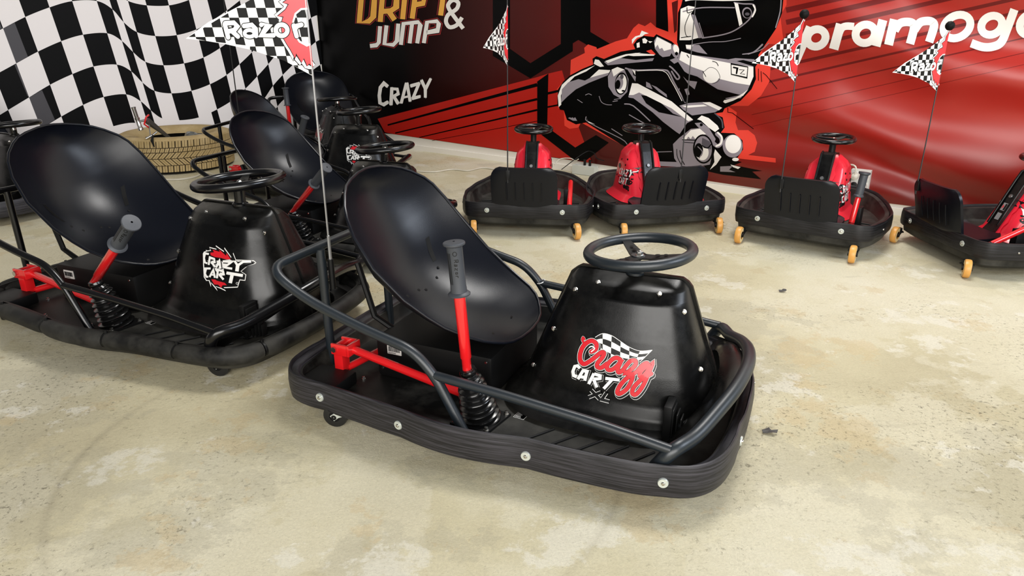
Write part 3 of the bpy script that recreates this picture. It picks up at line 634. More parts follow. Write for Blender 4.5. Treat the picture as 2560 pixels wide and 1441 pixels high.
def crazy_xl_decal(fr, root_part):
    z = zf(1400, 800, 6.003)
    Pn = Print(lambda x, y, l: hood_hit(F1, *z(x, y), eps=.0006+.00035*l), sub=30)
    S = lambda pts, w, m, l, sm=5, rd=True: Pn.stroke(pts, w, m, l, rd, smooth=sm)
    # waving flag
    T = [(530, 262), (640, 207), (775, 238), (910, 325), (1040, 410), (1200, 468), (1382, 455)]; B = [(560, 420), (640, 520), (760, 600), (900, 640), (1040, 652), (1120, 655), (1195, 640)]
    Td = [(p.x, p.y) for p in catmull([(a_, b_, 0) for a_, b_ in T], 4)]; Bd = [(p.x, p.y) for p in catmull([(a_, b_, 0) for a_, b_ in B], 4)]
    for j in range(4):
        for i in range(len(Td)-1):
            g = lambda i_, j_: (Td[i_][0]+(Bd[i_][0]-Td[i_][0])*j_/4, Td[i_][1]+(Bd[i_][1]-Td[i_][1])*j_/4)
            Pn.quad([g(i, j), g(i+1, j), g(i+1, j+1), g(i, j+1)], M_pblack if (i//4+j) % 2 == (0 if i < 24 else 1) else M_white, 1, 'flag_decal')
    S(Td, 9, M_white, 2, 0); S([(1382, 455), (1195, 640)], 9, M_white, 2, 0)
    word = [[(470, 480), (535, 445), (545, 365), (480, 315), (395, 350), (330, 430), (300, 540), (310, 620), (360, 665), (450, 620), (530, 560), (620, 490), (660, 500), (640, 560), (565, 650), (560, 705), (620, 720), (700, 660)],
            [(905, 600), (850, 570), (780, 600), (710, 680), (715, 745), (780, 750), (870, 680), (925, 600), (870, 730), (880, 790), (940, 760), (1000, 680), (1060, 620), (1130, 615), (1130, 680), (1040, 770), (975, 800), (1070, 815), (1085, 880), (1010, 1030), (900, 1110), (860, 1085), (900, 990), (1000, 880), (1150, 780)],
            [(1150, 780), (1240, 680), (1300, 650), (1310, 680), (1220, 770), (1195, 840), (1240, 850), (1320, 760), (1390, 650), (1340, 780), (1240, 1000), (1140, 1120), (1085, 1100), (1110, 1010), (1230, 890), (1370, 810)],
            [(355, 345), (335, 300), (345, 265), (365, 290)]]
    for w_ in word[:3]:
        S([(x+14, y+26) for x, y in w_], 104, M_white, 3); S([(x+13, y+24) for x, y in w_], 96, M_pblack, 4)
    for w_ in word:
        k = .5 if w_ is word[3] else 1
        S(w_, 84*k, M_white, 5); S(w_, 70*k, M_pblack, 6); S(w_, 60*k, M_dred, 7)
    S([(470, 480), (520, 430), (470, 400), (440, 415)], 16, M_white, 8)
    cart = [[(300, 728), (262, 690), (222, 700), (196, 770), (205, 835), (252, 858)], [(268, 892), (345, 765), (405, 775), (372, 915)], [(305, 855), (385, 868)], [(430, 965), (510, 805)], [(512, 812), (600, 840), (600, 885), (500, 890)], [(505, 895), (555, 1015)], [(680, 880), (895, 905)], [(775, 905), (655, 1035)]]
    for w_ in cart: S([(x+8, y+14) for x, y in w_], 74, M_white, 1, 0, False)
    for w_ in cart: S([(x+8, y+14) for x, y in w_], 66, M_pblack, 2, 0, False)
    for w_ in cart: S(w_, 46, M_white, 5, 0, False)
    xl = [[(462, 1050), (590, 1185)], [(610, 1085), (425, 1158)], [(692, 1090), (618, 1198)], [(600, 1186), (735, 1222)]]
    for w_ in xl: S([(x+4, y+6) for x, y in w_], 62, M_white, 5, 0, False)
    for w_ in xl: S([(x+4, y+6) for x, y in w_], 44, M_pblack, 7, 0, False)
    return Pn.build(root_part, None)
def saw_decal(fr, root_part):
    z = zf(480, 590, 9.005)
    Pn = Print(lambda x, y, l: hood_hit(F2, *z(x, y), eps=.0006+.00035*l), sub=60)
    S = lambda pts, w, m, l, sm=0, rd=False: Pn.stroke(pts, w, m, l, rd, smooth=sm)
    outp = [(245, 400), (270, 355), (318, 345), (310, 315), (345, 330), (410, 325), (390, 250), (545, 290), (535, 212), (725, 345), (730, 260), (890, 480), (930, 380), (990, 535), (1390, 550), (1452, 605), (1420, 632), (1250, 685), (1110, 800), (1222, 872), (1200, 1012), (1080, 1000), (1055, 1090), (1030, 1165), (720, 1178), (765, 1248), (640, 1190), (540, 1150), (575, 1245), (480, 1130), (430, 1065), (425, 1150), (378, 1012), (320, 1015), (265, 930), (250, 640)]
    Pn.poly(outp, M_white, 1, 'saw_logo')
    cx, cy = 700, 700; ins = []
    n_ = normals2(outp)
    for (x, y), (nx, ny) in zip(outp, n_): ins.append((x-nx*22, y-ny*22))
    Pn.poly(ins, M_pblack, 2, 'saw_logo')
    Pn.poly([(420, 435), (412, 380), (495, 370), (465, 310), (625, 362), (610, 308), (768, 450), (780, 385), (868, 525), (780, 535), (640, 495), (520, 480)], M_dred, 3, 'saw_logo')
    Pn.poly([(432, 980), (520, 985), (560, 1012), (735, 1058), (785, 1112), (690, 1112), (655, 1172), (590, 1100), (500, 1095)], M_dred, 3, 'saw_blade')
    ws = [([(380, 410), (290, 395), (270, 500), (290, 600), (345, 620)], 44), ([(375, 655), (400, 490), (500, 520), (510, 590), (420, 605)], 44), ([(440, 600), (520, 700)], 44), ([(545, 715), (615, 545), (640, 740)], 46), ([(580, 650), (650, 655)], 34), ([(690, 575), (895, 590), (715, 710), (905, 740)], 48), ([(960, 565), (1025, 670), (1150, 585), (1330, 575)], 52), ([(1030, 660), (1010, 800)], 80),
          ([(420, 735), (300, 735), (290, 850), (325, 925), (365, 920)], 46), ([(395, 930), (480, 760), (515, 945)], 44), ([(420, 875), (510, 885)], 32), ([(560, 955), (585, 765), (700, 800), (715, 855), (600, 880)], 48), ([(620, 880), (710, 985)], 48), ([(775, 835), (1145, 895)], 66), ([(905, 870), (860, 1065)], 78)]
    for pts, w in ws: S([(x+12, y+14) for x, y in pts], w+16, M_pblack, 4)
    for pts, w in ws: S(pts, w, M_white, 5)
    Pn.ring(1015, 1070, 22, 22, 8, M_white, 5)
    return Pn.build(root_part, None)
def flag_on(root, fr, px_, py_, z0, adir, k, layer_side=1, prints=True, fold=0.0):
    """pennant in local kart space; adir = local heading of the fly, k = metres per traced pixel"""
    d = Vector((math.cos(adir), math.sin(adir), 0)); nrm = Vector((-d.y, d.x, 0))*layer_side
    def fn(x, y, l):           # x, y in photograph pixels of the nearest pennant
        v = (207-y)*k; u = (776-(207-y)*.094-x)*k
        q = Vector((px_, py_, 0))+d*u+Vector((0, 0, z0+v))+nrm*(.0004*l+fold*math.sin(u*14)*min(1, u*6))
        return tuple(q)
    z = zf(380, 0, 4.239)
    tri = [(752, -48), (776, 207), (703, 169), (616, 142), (555, 129), (505, 121), (454, 115.5), (514, 76), (609, 31), (670, 2)]
    base = MB(); fr_ = [fn(x, y, 0) for x, y in tri]; bk_ = [fn(x, y, -.4) for x, y in tri]; n = len(tri)
    base.add(fr_+bk_, [list(range(n)), list(range(n, 2*n))]+[[i, (i+1) % n, n+(i+1) % n, n+i] for i in range(n)])
    fo_ = base.build('flag', M_fwhite, root, smooth=False)
    if not prints: return fo_
    def inside_clip(poly, TRI):
        for p, q in zip(TRI, TRI[1:]+TRI[:1]):
            out = []; ex_, ey_ = q[0]-p[0], q[1]-p[1]
            f_ = lambda c: ex_*(c[1]-p[1])-ey_*(c[0]-p[0])
            for a_, b_ in zip(poly, poly[1:]+poly[:1]):
                fa, fb = f_(a_), f_(b_)
                if fa >= 0: out.append(a_)
                if (fa >= 0) != (fb >= 0): t = fa/(fa-fb); out.append((a_[0]+(b_[0]-a_[0])*t, a_[1]+(b_[1]-a_[1])*t))
            poly = out
            if len(poly) < 3: return []
        return poly
    PIECES = []
    for T0 in ([(752, -48), (776, 206), (703, 169), (703, -21)], [(703, -21), (703, 169), (616, 142), (616, 27)], [(616, 27), (616, 142), (505, 121), (454, 115.5)]):
        ar = sum(T0[i-1][0]*T0[i][1]-T0[i][0]*T0[i-1][1] for i in range(4)); PIECES.append(T0[::-1] if ar < 0 else T0)
    Pn = Print(fn)
    for j in range(-4, 9):
        for i in range(-9, 8):
            if (i+j) % 2: continue
            X = lambda i_, y: 1160+103*i_+.22*(y-85)
            y0, y1 = 85+97*j, 85+97*(j+1)
            for T0 in PIECES:
                c = inside_clip([z(X(i, y0), y0), z(X(i+1, y0), y0), z(X(i+1, y1), y1), z(X(i, y1), y1)], T0)
                if c: Pn.poly(c, M_fblack, 1, 'flag_print')
    saw = [(1585, -240), (1520, -130), (1530, -60), (1450, -10), (1500, 30), (1510, 70), (1440, 85), (1370, 130), (1430, 145), (1395, 200), (1310, 265), (1372, 268), (1350, 330), (1350, 400), (1365, 480), (1400, 540), (1440, 600), (1490, 690), (1500, 640), (1560, 735), (1585, 690), (1620, 770), (1640, 745), (1682, 780), (1655, 545), (1620, 560), (1540, 520), (1485, 440), (1475, 320), (1500, 240), (1560, 195), (1625, 190), (1590, -100)]
    sw = [z(*p) for p in saw]; outer = sw[:24]
    Pn.stroke(outer, 18, M_fblack, 2, False, key='flag_logo'); Pn.stroke(outer, 15, M_fwhite, 3, False, key='flag_logo'); Pn.stroke(outer, 4, M_fblack, 4, False, key='flag_logo')
    Pn.poly(sw, M_fred, 5, 'flag_logo'); Pn.stroke(sw[24:32], 4.5, M_fwhite, 6, False, key='flag_logo')
    word = [[(745, 345), (775, 478)], [(750, 335), (845, 330), (878, 365), (845, 405), (770, 418)], [(820, 415), (880, 468)], [(950, 362), (1035, 352), (1072, 390), (1075, 462)], [(1135, 350), (1215, 350), (1135, 458), (1262, 456)], [(1480, 358), (1510, 465)], [(1490, 400), (1515, 362), (1562, 350)]]
    for w, m, l in ((62, M_fblack, 7), (46, M_fwhite, 8)):
        for t in word: Pn.stroke([z(*p) for p in t], w/4.239, m, l, True, key='flag_lettering')
        Pn.ring(*z(1005, 437), 52/4.239, 34/4.239, (w-8)/4.239, m, l, key='flag_lettering'); Pn.ring(*z(1350, 405), 62/4.239, 56/4.239, w/4.239, m, l, key='flag_lettering')
    Pn.build(fo_)
    return fo_
def caster_parts(root, x, y, r, w, sw, wheel_m, hub_m, zt=.06, side_m=None):
    """swivel caster at (x, y); sw = swivel heading; trail behind the stem"""
    d = Vector((math.cos(sw), math.sin(sw), 0)); p = Vector((-d.y, d.x, 0)); c = Vector((x, y, r))+d*.03
    f = MB(); f.cyl((x, y, zt-.012), (x, y, zt+.006), .02, 14)
    for s_ in (-1, 1):
        q = c+p*s_*(w/2+.004); t = Vector((x, y, zt-.01))+p*s_*(w/2+.004)
        e = p*.0018
        a0 = [t-d*.022, t+d*.022, q+d*.010+Vector((0, 0, .004)), q-Vector((0, 0, .010)), q-d*.012]
        f.add([tuple(v-e) for v in a0]+[tuple(v+e) for v in a0], [[0, 1, 2, 3, 4], [5, 6, 7, 8, 9]]+[[i, (i+1) % 5, 5+(i+1) % 5, 5+i] for i in range(5)])
    f.box((x-.02, y-.02, zt-.014), (x+.02, y+.02, zt-.008))
    ca = f.build('caster', M_blk if wheel_m is M_wheel else M_zinc, root)
    wv = MB().lathe([(r*.45, -w/2), (r*.8, -w/2), (r*.95, -w*.42), (r, -w*.2), (r, w*.2), (r*.95, w*.42), (r*.8, w/2), (r*.45, w/2), (r*.45, -w/2)], c, p, 26)
    wo = wv.build('caster_wheel', wheel_m, ca)
    MB().lathe([(.001, -w/2-.006), (r*.22, -w/2-.006), (r*.22, -w*.40), (r*.5, -w*.40), (r*.5, w*.40), (r*.22, w*.40), (r*.22, w/2+.006), (.001, w/2+.006)], c, p, 18).build('hub', hub_m, ca)
    if side_m:
        s2 = MB()
        for s_ in (-1, 1): s2.lathe([(r*.5, w*.501*s_), (r*.84, w*.501*s_), (r*.84, w*.49*s_)], c, p, 26)
        s2.build('wheel_side', side_m, ca)
    return ca
def black_kart(fr, label, group, band=True, decal=None, lever=(-.025, 0.0), dz=0.0, bars=1, casters=(), pole=None, ziptie=False, detail=True):
    root = empty('go_kart', tuple(fr.o), fr.yaw, fr.s); tag(root, label, 'go-kart', group)
    ol = outline(OUT); nn = normals2(ol); N = len(ol)
    wsh = WASH[:]+[(x, -y) for x, y in WASH]
    def inset(d): return [(p[0]-n[0]*d, p[1]-n[1]*d) for p, n in zip(ol, nn)]
    # --- floor pan
    pan = MB(); r1 = inset(.052); r2 = inset(.060); r0 = inset(.030)
    pan.grid([[(x, y, .108) for x, y in inset(.026)], [(x, y, .106) for x, y in inset(.034)], [(x, y, .064) for x, y in inset(.040)], [(x, y, .056) for x, y in inset(.047)]], closev=True)
    k = len(pan.v); pan.v += [(x, y, .056) for x, y in inset(.047)]; pan.f.append(list(range(k, k+N))); pan.fm.append(0)
    k = len(pan.v); pan.v += [(x, y, .036) for x, y in inset(.04)]; pan.f.append(list(range(k, k+N))); pan.fm.append(0)
    pan.grid([[(x, y, .036) for x, y in inset(.04)], [(x, y, .06) for x, y in inset(.022)]], closev=True)
    po = pan.build('floor_pan', M_pan, root)
    if detail:
        for i in range(5):
            for s_ in (-1, 1):
                rb = MB(); x0 = .17+i*.062; a_ = Vector((x0, s_*.345, .058)); b_ = Vector((x0+.075, s_*.235, .058))
                rb.tube([a_, b_], [.003, .003], 6); rb.build('pan_rib', M_blk, po)
    # --- bumper
    if band:
        prof = [(.010, .050), (.003, .046), (.0, .050), (-.003, .075), (-.0035, .09), (-.001, .118), (.0015, .126), (.005, .127), (.008, .122), (.009, .117), (.020, .116), (.028, .112), (.030, .100), (.030, .06), (.020, .052), (.010, .050)]
        rows = []
        for dd, z in prof:
            row = []
            for i, (p, n) in enumerate(zip(ol, nn)):
                pin = sum(math.exp(-((p[0]-w_[0])**2+(p[1]-w_[1])**2)/.0011) for w_ in wsh)
                wob = .0008*math.sin(i*.35)
                dz_ = .0025*math.sin(i*.21)*(1 if z > .1 or z < .055 else 0)
                q = dd+(.004*pin if dd < .006 else 0)+(wob if dd < .01 else 0)
                row.append((p[0]-n[0]*q, p[1]-n[1]*q, z+dz_))
            rows.append(row)
        bo = MB().grid(rows, closev=True).build('bumper_band', M_band, root, ang=55)
        for w_ in wsh:
            i = min(range(N), key=lambda j: (ol[j][0]-w_[0])**2+(ol[j][1]-w_[1])**2); p, n = ol[i], nn[i]
            w3 = MB().disc((p[0]-n[0]*.004, p[1]-n[1]*.004, .085), (n[0], n[1], 0), .0118, .0072, 24); w3.build('washer', M_zinc, bo)
            MB().lathe([(.001, .0105), (.0035, .010), (.0048, .008), (.0048, .005)], (p[0]-n[0]*.004, p[1]-n[1]*.004, .085), (n[0], n[1], 0), 12).build('screw_head', M_chrome, bo)
        lip = MB()
    else:
        o2 = [(p[0]-n[0]*.016, p[1]-n[1]*.016) for p, n in zip(ol, nn)]
        L_ = [0]
        for i in range(N): L_.append(L_[-1]+math.dist(o2[i], o2[(i+1) % N]))
        seg = L_[-1]/14
        core = MB().tube([(x, y, .085) for x, y in o2], .017, 10, closed=True); T_ = M_tubeb; co = core.build('bumper_tube', T_, root)
        def pt(s_):
            s_ %= L_[-1]; i = max(j for j in range(N) if L_[j] <= s_+1e-9); f_ = (s_-L_[i])/(L_[i+1]-L_[i]); a_, b_ = o2[i], o2[(i+1) % N]
            return Vector((a_[0]+(b_[0]-a_[0])*f_, a_[1]+(b_[1]-a_[1])*f_, .085))
        for k_ in range(14):
            a_, b_ = k_*seg+.004, (k_+1)*seg-.004
            pts = [pt(a_+(b_-a_)*j/14) for j in range(15)]; rr = [.022, .0252]+[.0262]*11+[.0252, .022]
            MB().tube(pts, rr, 16).build('bumper_sleeve', M_sleeve, root)
            q = pt(b_+.006); MB().lathe([(.021, -.004), (.022, 0), (.021, .004)], q, tuple((pt(b_+.012)-pt(b_)).normalized()), 14).build('clamp', M_blk, co)
            MB().cyl(q+Vector((0, 0, .02)), q+Vector((0, 0, .029)), .0045, 8).build('clamp_bolt', M_blk, co)
    # --- tube frame
    TR = .0128 if band else .0108
    T_ = M_tube if fr is F1 else M_tubeb
    half = [(.058, -.345, .06), (-.022, -.345, .205), (-.078, -.345, .258), (-.229, -.345, .293), (-.385, -.345, .343), (-.492, -.345, .407)]
    pts = half+[(x, -y, z) for x, y, z in half[::-1]]
    fp = []
    raw = [Vector(p) for p in pts]
    hoop = fillet(raw, .075, 7)
    MB().tube(hoop, TR, 14).build('rear_hoop', T_, root)
    if bars == 2: pass
    for s_ in (-1, 1):
        MB().tube(fillet([(-.020, .345*s_, .203), (.168, .345*s_, .190), (.389, .346*s_, .170), (.548, .352*s_, .150)], .05), TR*.92, 14).build('side_rail', T_, root)
        MB().tube([(-.478, .155*s_, .405), (-.474, .155*s_, .055)], TR, 14).build('hoop_post', T_, root)
    noz = [(.505, -.338, .07), (.547, -.350, .142), (.585, -.285, .153), (.616, -.20, .172), (.646, -.10, .194), (.658, 0, .205), (.650, .10, .200), (.624, .20, .178), (.585, .285, .153), (.547, .350, .142), (.505, .338, .07)]
    nz = catmull(noz, 5); no = MB().tube(nz, .0165, 16).build('nose_bumper', T_, root)
    inner = [(.49, -.30, .062), (.505, -.27, .075), (.525, -.2, .092), (.568, -.10, .13), (.59, 0, .165), (.58, .10, .165), (.555, .2, .14), (.505, .27, .075), (.49, .30, .062)]
    outer = [(.535, -.335, .125), (.578, -.28, .142), (.606, -.20, .162), (.636, -.09, .186), (.649, 0, .196), (.638, .09, .190), (.612, .20, .168), (.578, .28, .142), (.535, .335, .125)]
    rows = []
    I = catmull(inner, 4); O = catmull(outer, 4)
    for t in (0, .2, .4, .6, .8, 1): rows.append([tuple(a_*(1-t)+b_*t+Vector((0, 0, .012*math.sin(PI*t)))) for a_, b_ in zip(I, O)])
    pl = MB().grid(rows); pl.grid([[(x, y, z-.005) for x, y, z in r] for r in rows]); pl.grid([rows[0], [(x, y, z-.005) for x, y, z in rows[0]]])
    ppo = pl.build('nose_plate', M_hood, root)
    if detail:
        br = MB(); br.box((.50, -.205, .06), (.520, -.150, .165), .004); pe = br.build('foot_pedal', M_blk, root)
        for i in range(5): MB().box((.520+i*.009, -.20+i*.004, .07), (.523+i*.009, -.155-i*.002, .155-i*.012), .001).build('pedal_rib', M_rubber, pe)
    # --- seat
    rows = []; rowsb = []
    nv = 20
    ts = [i*.5 for i in range(2*(len(RIM)-1)+1)]
    for t in ts:
        rows.append([seat_pt(t, -1+2*j/nv) for j in range(nv+1)]); rowsb.append([seat_pt(t, -1+2*j/nv, .006) for j in range(nv+1)])
    sm = MB().grid(rows).grid(rowsb)
    edge1 = [r[0] for r in rows]+[r[-1] for r in rows[::-1]]; edge2 = [r[0] for r in rowsb]+[r[-1] for r in rowsb[::-1]]
    sm.grid([edge1, edge2], closev=True)
    so = sm.build('bucket_seat', M_shell, root, ang=60)
    MB().tube(edge1, .0042, 8, closed=True).build('seat_rim', M_shell, so)
    # belt slots and bolt holes
    for s_ in (-1, 1):
        sl = MB(); A_ = []; B_ = []
        for j in range(9):
            t = 7.6+j*.0875; v = s_*(.61-.12*j/8); A_.append(seat_pt(t, v-.028, -.0012)); B_.append(seat_pt(t, v+.028, -.0012))
        sl.grid([A_, B_]); sl.build('belt_slot', M_black, so)
    for t, v in ((8.5, -.46), (8.5, .46), (8.7, -.34), (8.7, .34), (8.7, -.05), (8.8, .05), (13.0, -.35), (13.0, .35)):
        p = Vector(seat_pt(t, v, -.0012)); n = (Vector(seat_pt(t, v, -.02))-p).normalized(); MB().disc(p, n, .0048, .0004, 12).build('bolt_hole', M_black, so)
    # --- battery box under the seat
    bb = MB().box((-.31, -.165, .056), (.045, .165, .178), .012); 
    for s_ in (-1, 1): bb.tube([(-.30, s_*.09, .17), (-.36, s_*.09, .20), (-.405, s_*.09, .355)], .009, 8)
    bbo = bb.build('battery_box', M_blk, root)
    lb = MB().box((-.272, -.1672, .133), (-.228, -.1645, .161)).build('barcode_label', M_label, bbo, smooth=False)
    bc = MB(); random.seed(3); x = -.269
    while x < -.232:
        w_ = random.choice((.0006, .001, .0016)); bc.box((x, -.1678, .141), (x+w_, -.167, .156)); x += w_+random.choice((.0007, .0012))
    for zz in (.1375, .135): bc.box((-.269, -.1678, zz), (-.245, -.167, zz+.0009))
    bc.build('barcode_print', M_ink, bbo, smooth=False)
    for p in ((.03, -.167, .165), (.03, -.167, .085), (-.29, -.167, .085)): MB().disc(p, (0, -1, 0), .004, .003, 10).build('screw_head', M_chrome, bbo)
    # --- hood: two shells meeting at a flange
    zt = [z for z, _ in HB]; zt = sorted(set([.066+(.405-.066)*i/34 for i in range(35)]+zt))
    for s_ in (-1, 1):
        rows = []
        for z in zt:
            a_, b_ = lerp_tab(HR, z), lerp_tab(HF, z); row = []
            for j in range(33):
                u = -math.cos(PI*j/32); u = u*1.0; x = (a_+b_)/2+u*(b_-a_)/2; row.append((x, s_*hood_h(x, z), z))
            rows.append(row)
        ho = MB().grid(rows).build('hood_shell', M_hood, root, ang=60)
        if s_ == -1: near_hood = ho
    fl_ = []
    for z, x in sorted(HR)[1:]: fl_.append((x-.007, z))
    fl_[-1] = (.214, .402); fl_.append((.228, .411))
    top_ = [(.485, .411), (.500, .402)]
    fl_ += top_+[(x+.007, z) for z, x in sorted(HF, reverse=True)[1:]]
    fm_ = MB(); n_ = len(fl_); fm_.add([(x, -.005, z) for x, z in fl_]+[(x, .005, z) for x, z in fl_], [list(range(n_)), list(range(n_, 2*n_))]+[[i, (i+1) % n_, n_+(i+1) % n_, n_+i] for i in range(n_)])
    fm_.build('hood_flange', M_hood, root, smooth=False)
    sp = [hood_hit(F1, *p, eps=.0002) for p in ((1495, 706), (1648, 735), (1439, 724), (1710, 780), (1385, 822), (1751, 924), (1334, 913))]
    for p in sp:
        p = Vector(p); MB().lathe([(.0065, 0), (.0065, .001), (.0042, .0015), (.0042, .005), (.0034, .006), (.0005, .0062)], p, (0, -1, .25), 10).build('hood_screw', M_chrome, near_hood)
    if decal == 'xl': crazy_xl_decal(fr, near_hood)
    elif decal == 'saw': saw_decal(fr, near_hood)
    # --- steering
    col = MB(); col.cyl((.366, 0, .39), (.370, 0, .452+dz), .0165, 18); col.lathe([(.024, 0), (.024, .006), (.0175, .010)], (.366, 0, .404), (0, 0, 1), 18); col.build('steering_column', T_, root)
    wc = Vector((.374, 0, .463+dz)); ax = Vector((-math.sin(math.radians(5)), 0, math.cos(math.radians(5)))); u_ = Vector((ax.z, 0, -ax.x)); v_ = Vector((0, 1, 0))
    rim = [wc+u_*.1265*math.cos(2*PI*k_/48)+v_*.1265*math.sin(2*PI*k_/48) for k_ in range(48)]
    wo = MB().tube(rim, .0135, 14, closed=True).build('steering_wheel', T_, root)
    for ang_ in (math.radians(122), math.radians(242), math.radians(-6)):
        e = u_*math.cos(ang_)+v_*math.sin(ang_); q = u_*-math.sin(ang_)+v_*math.cos(ang_)
        c0 = wc-ax*.012; a0 = [c0-q*.020, c0+q*.020, c0+e*.035+q*.017, wc+e*.122+q*.010, wc+e*.122-q*.010, c0+e*.035-q*.017]
        sb = MB(); m_ = len(a0); sb.add([tuple(p) for p in a0]+[tuple(p-ax*.004) for p in a0], [list(range(m_)), list(range(m_, 2*m_))]+[[i, (i+1) % m_, m_+(i+1) % m_, m_+i] for i in range(m_)])
        sb.build('spoke', M_blk, wo, smooth=False)
        for d_, r_ in ((.045, .0065), (.066, .005)): MB().disc(c0+e*d_+ax*(.0006+d_*.105), ax, r_, .0005, 14).build('lightening_hole', M_black, wo)
    MB().lathe([(.013, -.03), (.013, -.014)], wc, tuple(ax), 14).build('clamp_collar', M_chrome, wo)
    MB().lathe([(.012, -.012), (.012, -.009), (.0085, -.009), (.0085, -.002), (.006, .001), (.0005, .0025)], wc, tuple(ax), 6).build('hub_nut', M_chrome, wo)
    # --- drift lever
    b0 = Vector((.060, -.262, .060)); b1 = Vector((.036, -.286, .205)); lv = MB()
    top = b1+Vector((lever[0]*.62, lever[1]*.62, .195-.2*abs(lever[0]))); gt = top+(top-b1).normalized()*.128
    bp_ = MB(); bx = [(-.06, -.055), (.045, -.06), (.062, .045), (-.045, .055)]
    ob = [Vector((b0.x+x, b0.y+y, .057)) for x, y in bx]; ot = [p+Vector((0, 0, .006)) for p in ob]
    bp_.add([tuple(p) for p in ob+ot], [(0, 1, 2, 3), (4, 5, 6, 7), (0, 1, 5, 4), (1, 2, 6, 5), (2, 3, 7, 6), (3, 0, 4, 7)]); bpo = bp_.build('boot_plate', M_blk, root, smooth=False)
    for p in ot: q = p+(b0-p)*.16; MB().lathe([(.007, .0), (.007, .0015), (.0048, .002), (.0048, .008), (.0005, .0085)], (q.x, q.y, .063), (0, 0, 1), 8).build('plate_bolt', M_chrome, bpo)
    prof = []; L0 = (b1-b0).length
    for i in range(73):
        t = i/72; r = .046*(1-t)**.75+.021*(1-(1-t)**.75)
        if t > .82: r = .021
        prof.append((r*(1+.13*math.cos(2*PI*t*9.5)*(1 if t < .92 else .4)), L0*t))
    prof.append((.012, L0)); MB().lathe(prof, b0, tuple((b1-b0).normalized()), 30).build('rubber_boot', M_boot, root)
    lvo = MB().tube([b1-(top-b1)*.12, b1+(top-b1)*.14, b1+(top-b1)*.16, top], [.0115, .0115, .0138, .0138], 18).build('drift_lever', M_red, root)
    gd = (gt-top).normalized(); GL = .128
    g_ = MB().lathe([(.0138, 0), (.026, .0), (.027, .003), (.024, .006), (.0195, .008), (.0185, .03), (.0185, GL-.012), (.021, GL-.008), (.0255, GL-.006), (.026, GL-.002), (.0245, GL), (.003, GL+.0015)], top, tuple(gd), 26)
    go = g_.build('hand_grip', M_grip, lvo)
    if detail:
        # raised lettering and grooves on the grip
        toC = (fr.loc(EYE)-top); a_ = (toC-gd*toC.dot(gd)).normalized(); b_ = gd.cross(a_)
        def gfn(x, y, l): th = y/.0188; return tuple(top+gd*x+(a_*math.cos(th)+b_*math.sin(th))*(.0187+.0004*l))
        Pg = Print(gfn)
        sgn = 1
        X0 = .104; S_ = .0095
        gl = [[(0, 0), (0, 1)], [(0, 1), (.6, .95), (.6, .5), (0, .5)], [(.2, .5), (.7, 0)]]
        ga = [[(.1, .6), (.5, .6), (.55, 0)], [(.55, .3), (.1, .3), (.1, 0), (.55, .05)]]
        gz_ = [[(0, .6), (.6, .6), (0, 0), (.6, 0)]]; gr = [[(0, .6), (0, 0)], [(0, .4), (.2, .6), (.5, .55)]]
        go_ = [[(.1, .1), (.5, .1), (.5, .55), (.1, .55), (.1, .1)]]
        x = X0-.014
        for G in (gl, ga, gz_, go_, gr):
            for t in G: Pg.stroke([(x-px_*S_, -.004+py_*S_) for px_, py_ in t], .0016, M_blk, 1, False, key='grip_lettering')
            x -= S_*1.0
        Pg.ring(X0, -.001, .005, .0045, .0014, M_blk, 1, n=16, key='grip_lettering')
        for k_ in range(3): Pg.stroke([(.03, -.0135-.004*k_), (.105, -.0135-.004*k_)], .0015, M_blk, 1, False, key='grip_lettering')
        Pg.build(go)
    # --- red linkage
    lk = MB(); lk.tube([(-.345, -.222, .155), (.036, -.268, .118)], .0115, 14)
    lk.box((-.398, -.250, .143), (-.345, -.243, .175), .002); lk.box((-.398, -.202, .143), (-.345, -.195, .175), .002); lk.box((-.350, -.250, .143), (-.340, -.195, .175), .002)
    lk.cyl((-.386, -.243, .160), (-.386, -.202, .160), .012, 14); lk.box((-.400, -.238, .085), (-.372, -.206, .150), .002)
    lk.tube([(-.378, -.21, .088), (-.33, .05, .088)], .011, 10)
    lko = lk.build('linkage', M_red, root)
    MB().cyl((-.386, -.256, .160), (-.386, -.249, .160), .0085, 6).build('pivot_bolt', M_chrome, lko)
    cb = MB().box((-.455, -.335, .056), (-.335, -.228, .094), .007).build('caster_cover', M_blk, root)
    for p in ((-.47, -.215), (-.335, -.20), (-.21, -.30), (-.21, -.12)):
        MB().lathe([(.006, 0), (.006, .002), (.0038, .003), (.0038, .007), (.0005, .0075)], (p[0], p[1], .056), (0, 0, 1), 8).build('pan_bolt', M_chrome, po)
    if detail:
        for (x0, y0, w_, h_, rot) in ((.152, -.140, .030, .060, -.1), (.146, -.205, .030, .035, -.1)):
            c, s_ = math.cos(rot), math.sin(rot); f_ = lambda u, v, l: (x0+u*c-v*s_, y0+u*s_+v*c, .0566+.0004*l)
            Pl = Print(f_); Pl.poly([(-w_/2, -h_/2), (w_/2, -h_/2), (w_/2, h_/2), (-w_/2, h_/2)], M_white, 1, 'warning_label'); q = .0012
            Pl.poly([(-w_/2+q, -h_/2+q), (w_/2-q, -h_/2+q), (w_/2-q, h_/2-q), (-w_/2+q, h_/2-q)], M_pblack, 2, 'warning_label')
            v = -h_/2+.004; random.seed(5)
            while v < h_/2-.004:
                Pl.stroke([(-w_/2+.003, v), (w_/2-.003-random.random()*.012, v)], .001, M_white, 3, False, key='label_print'); v += .0031
            if h_ > .05: Pl.ring(.002, .008, .007, .007, .0012, M_white, 4, n=18, key='label_print')
            Pl.build(po)
    for (x, y, sw) in casters: caster_parts(root, x, y, .033 if band else .036, .022, sw, M_dkcast, M_blk)
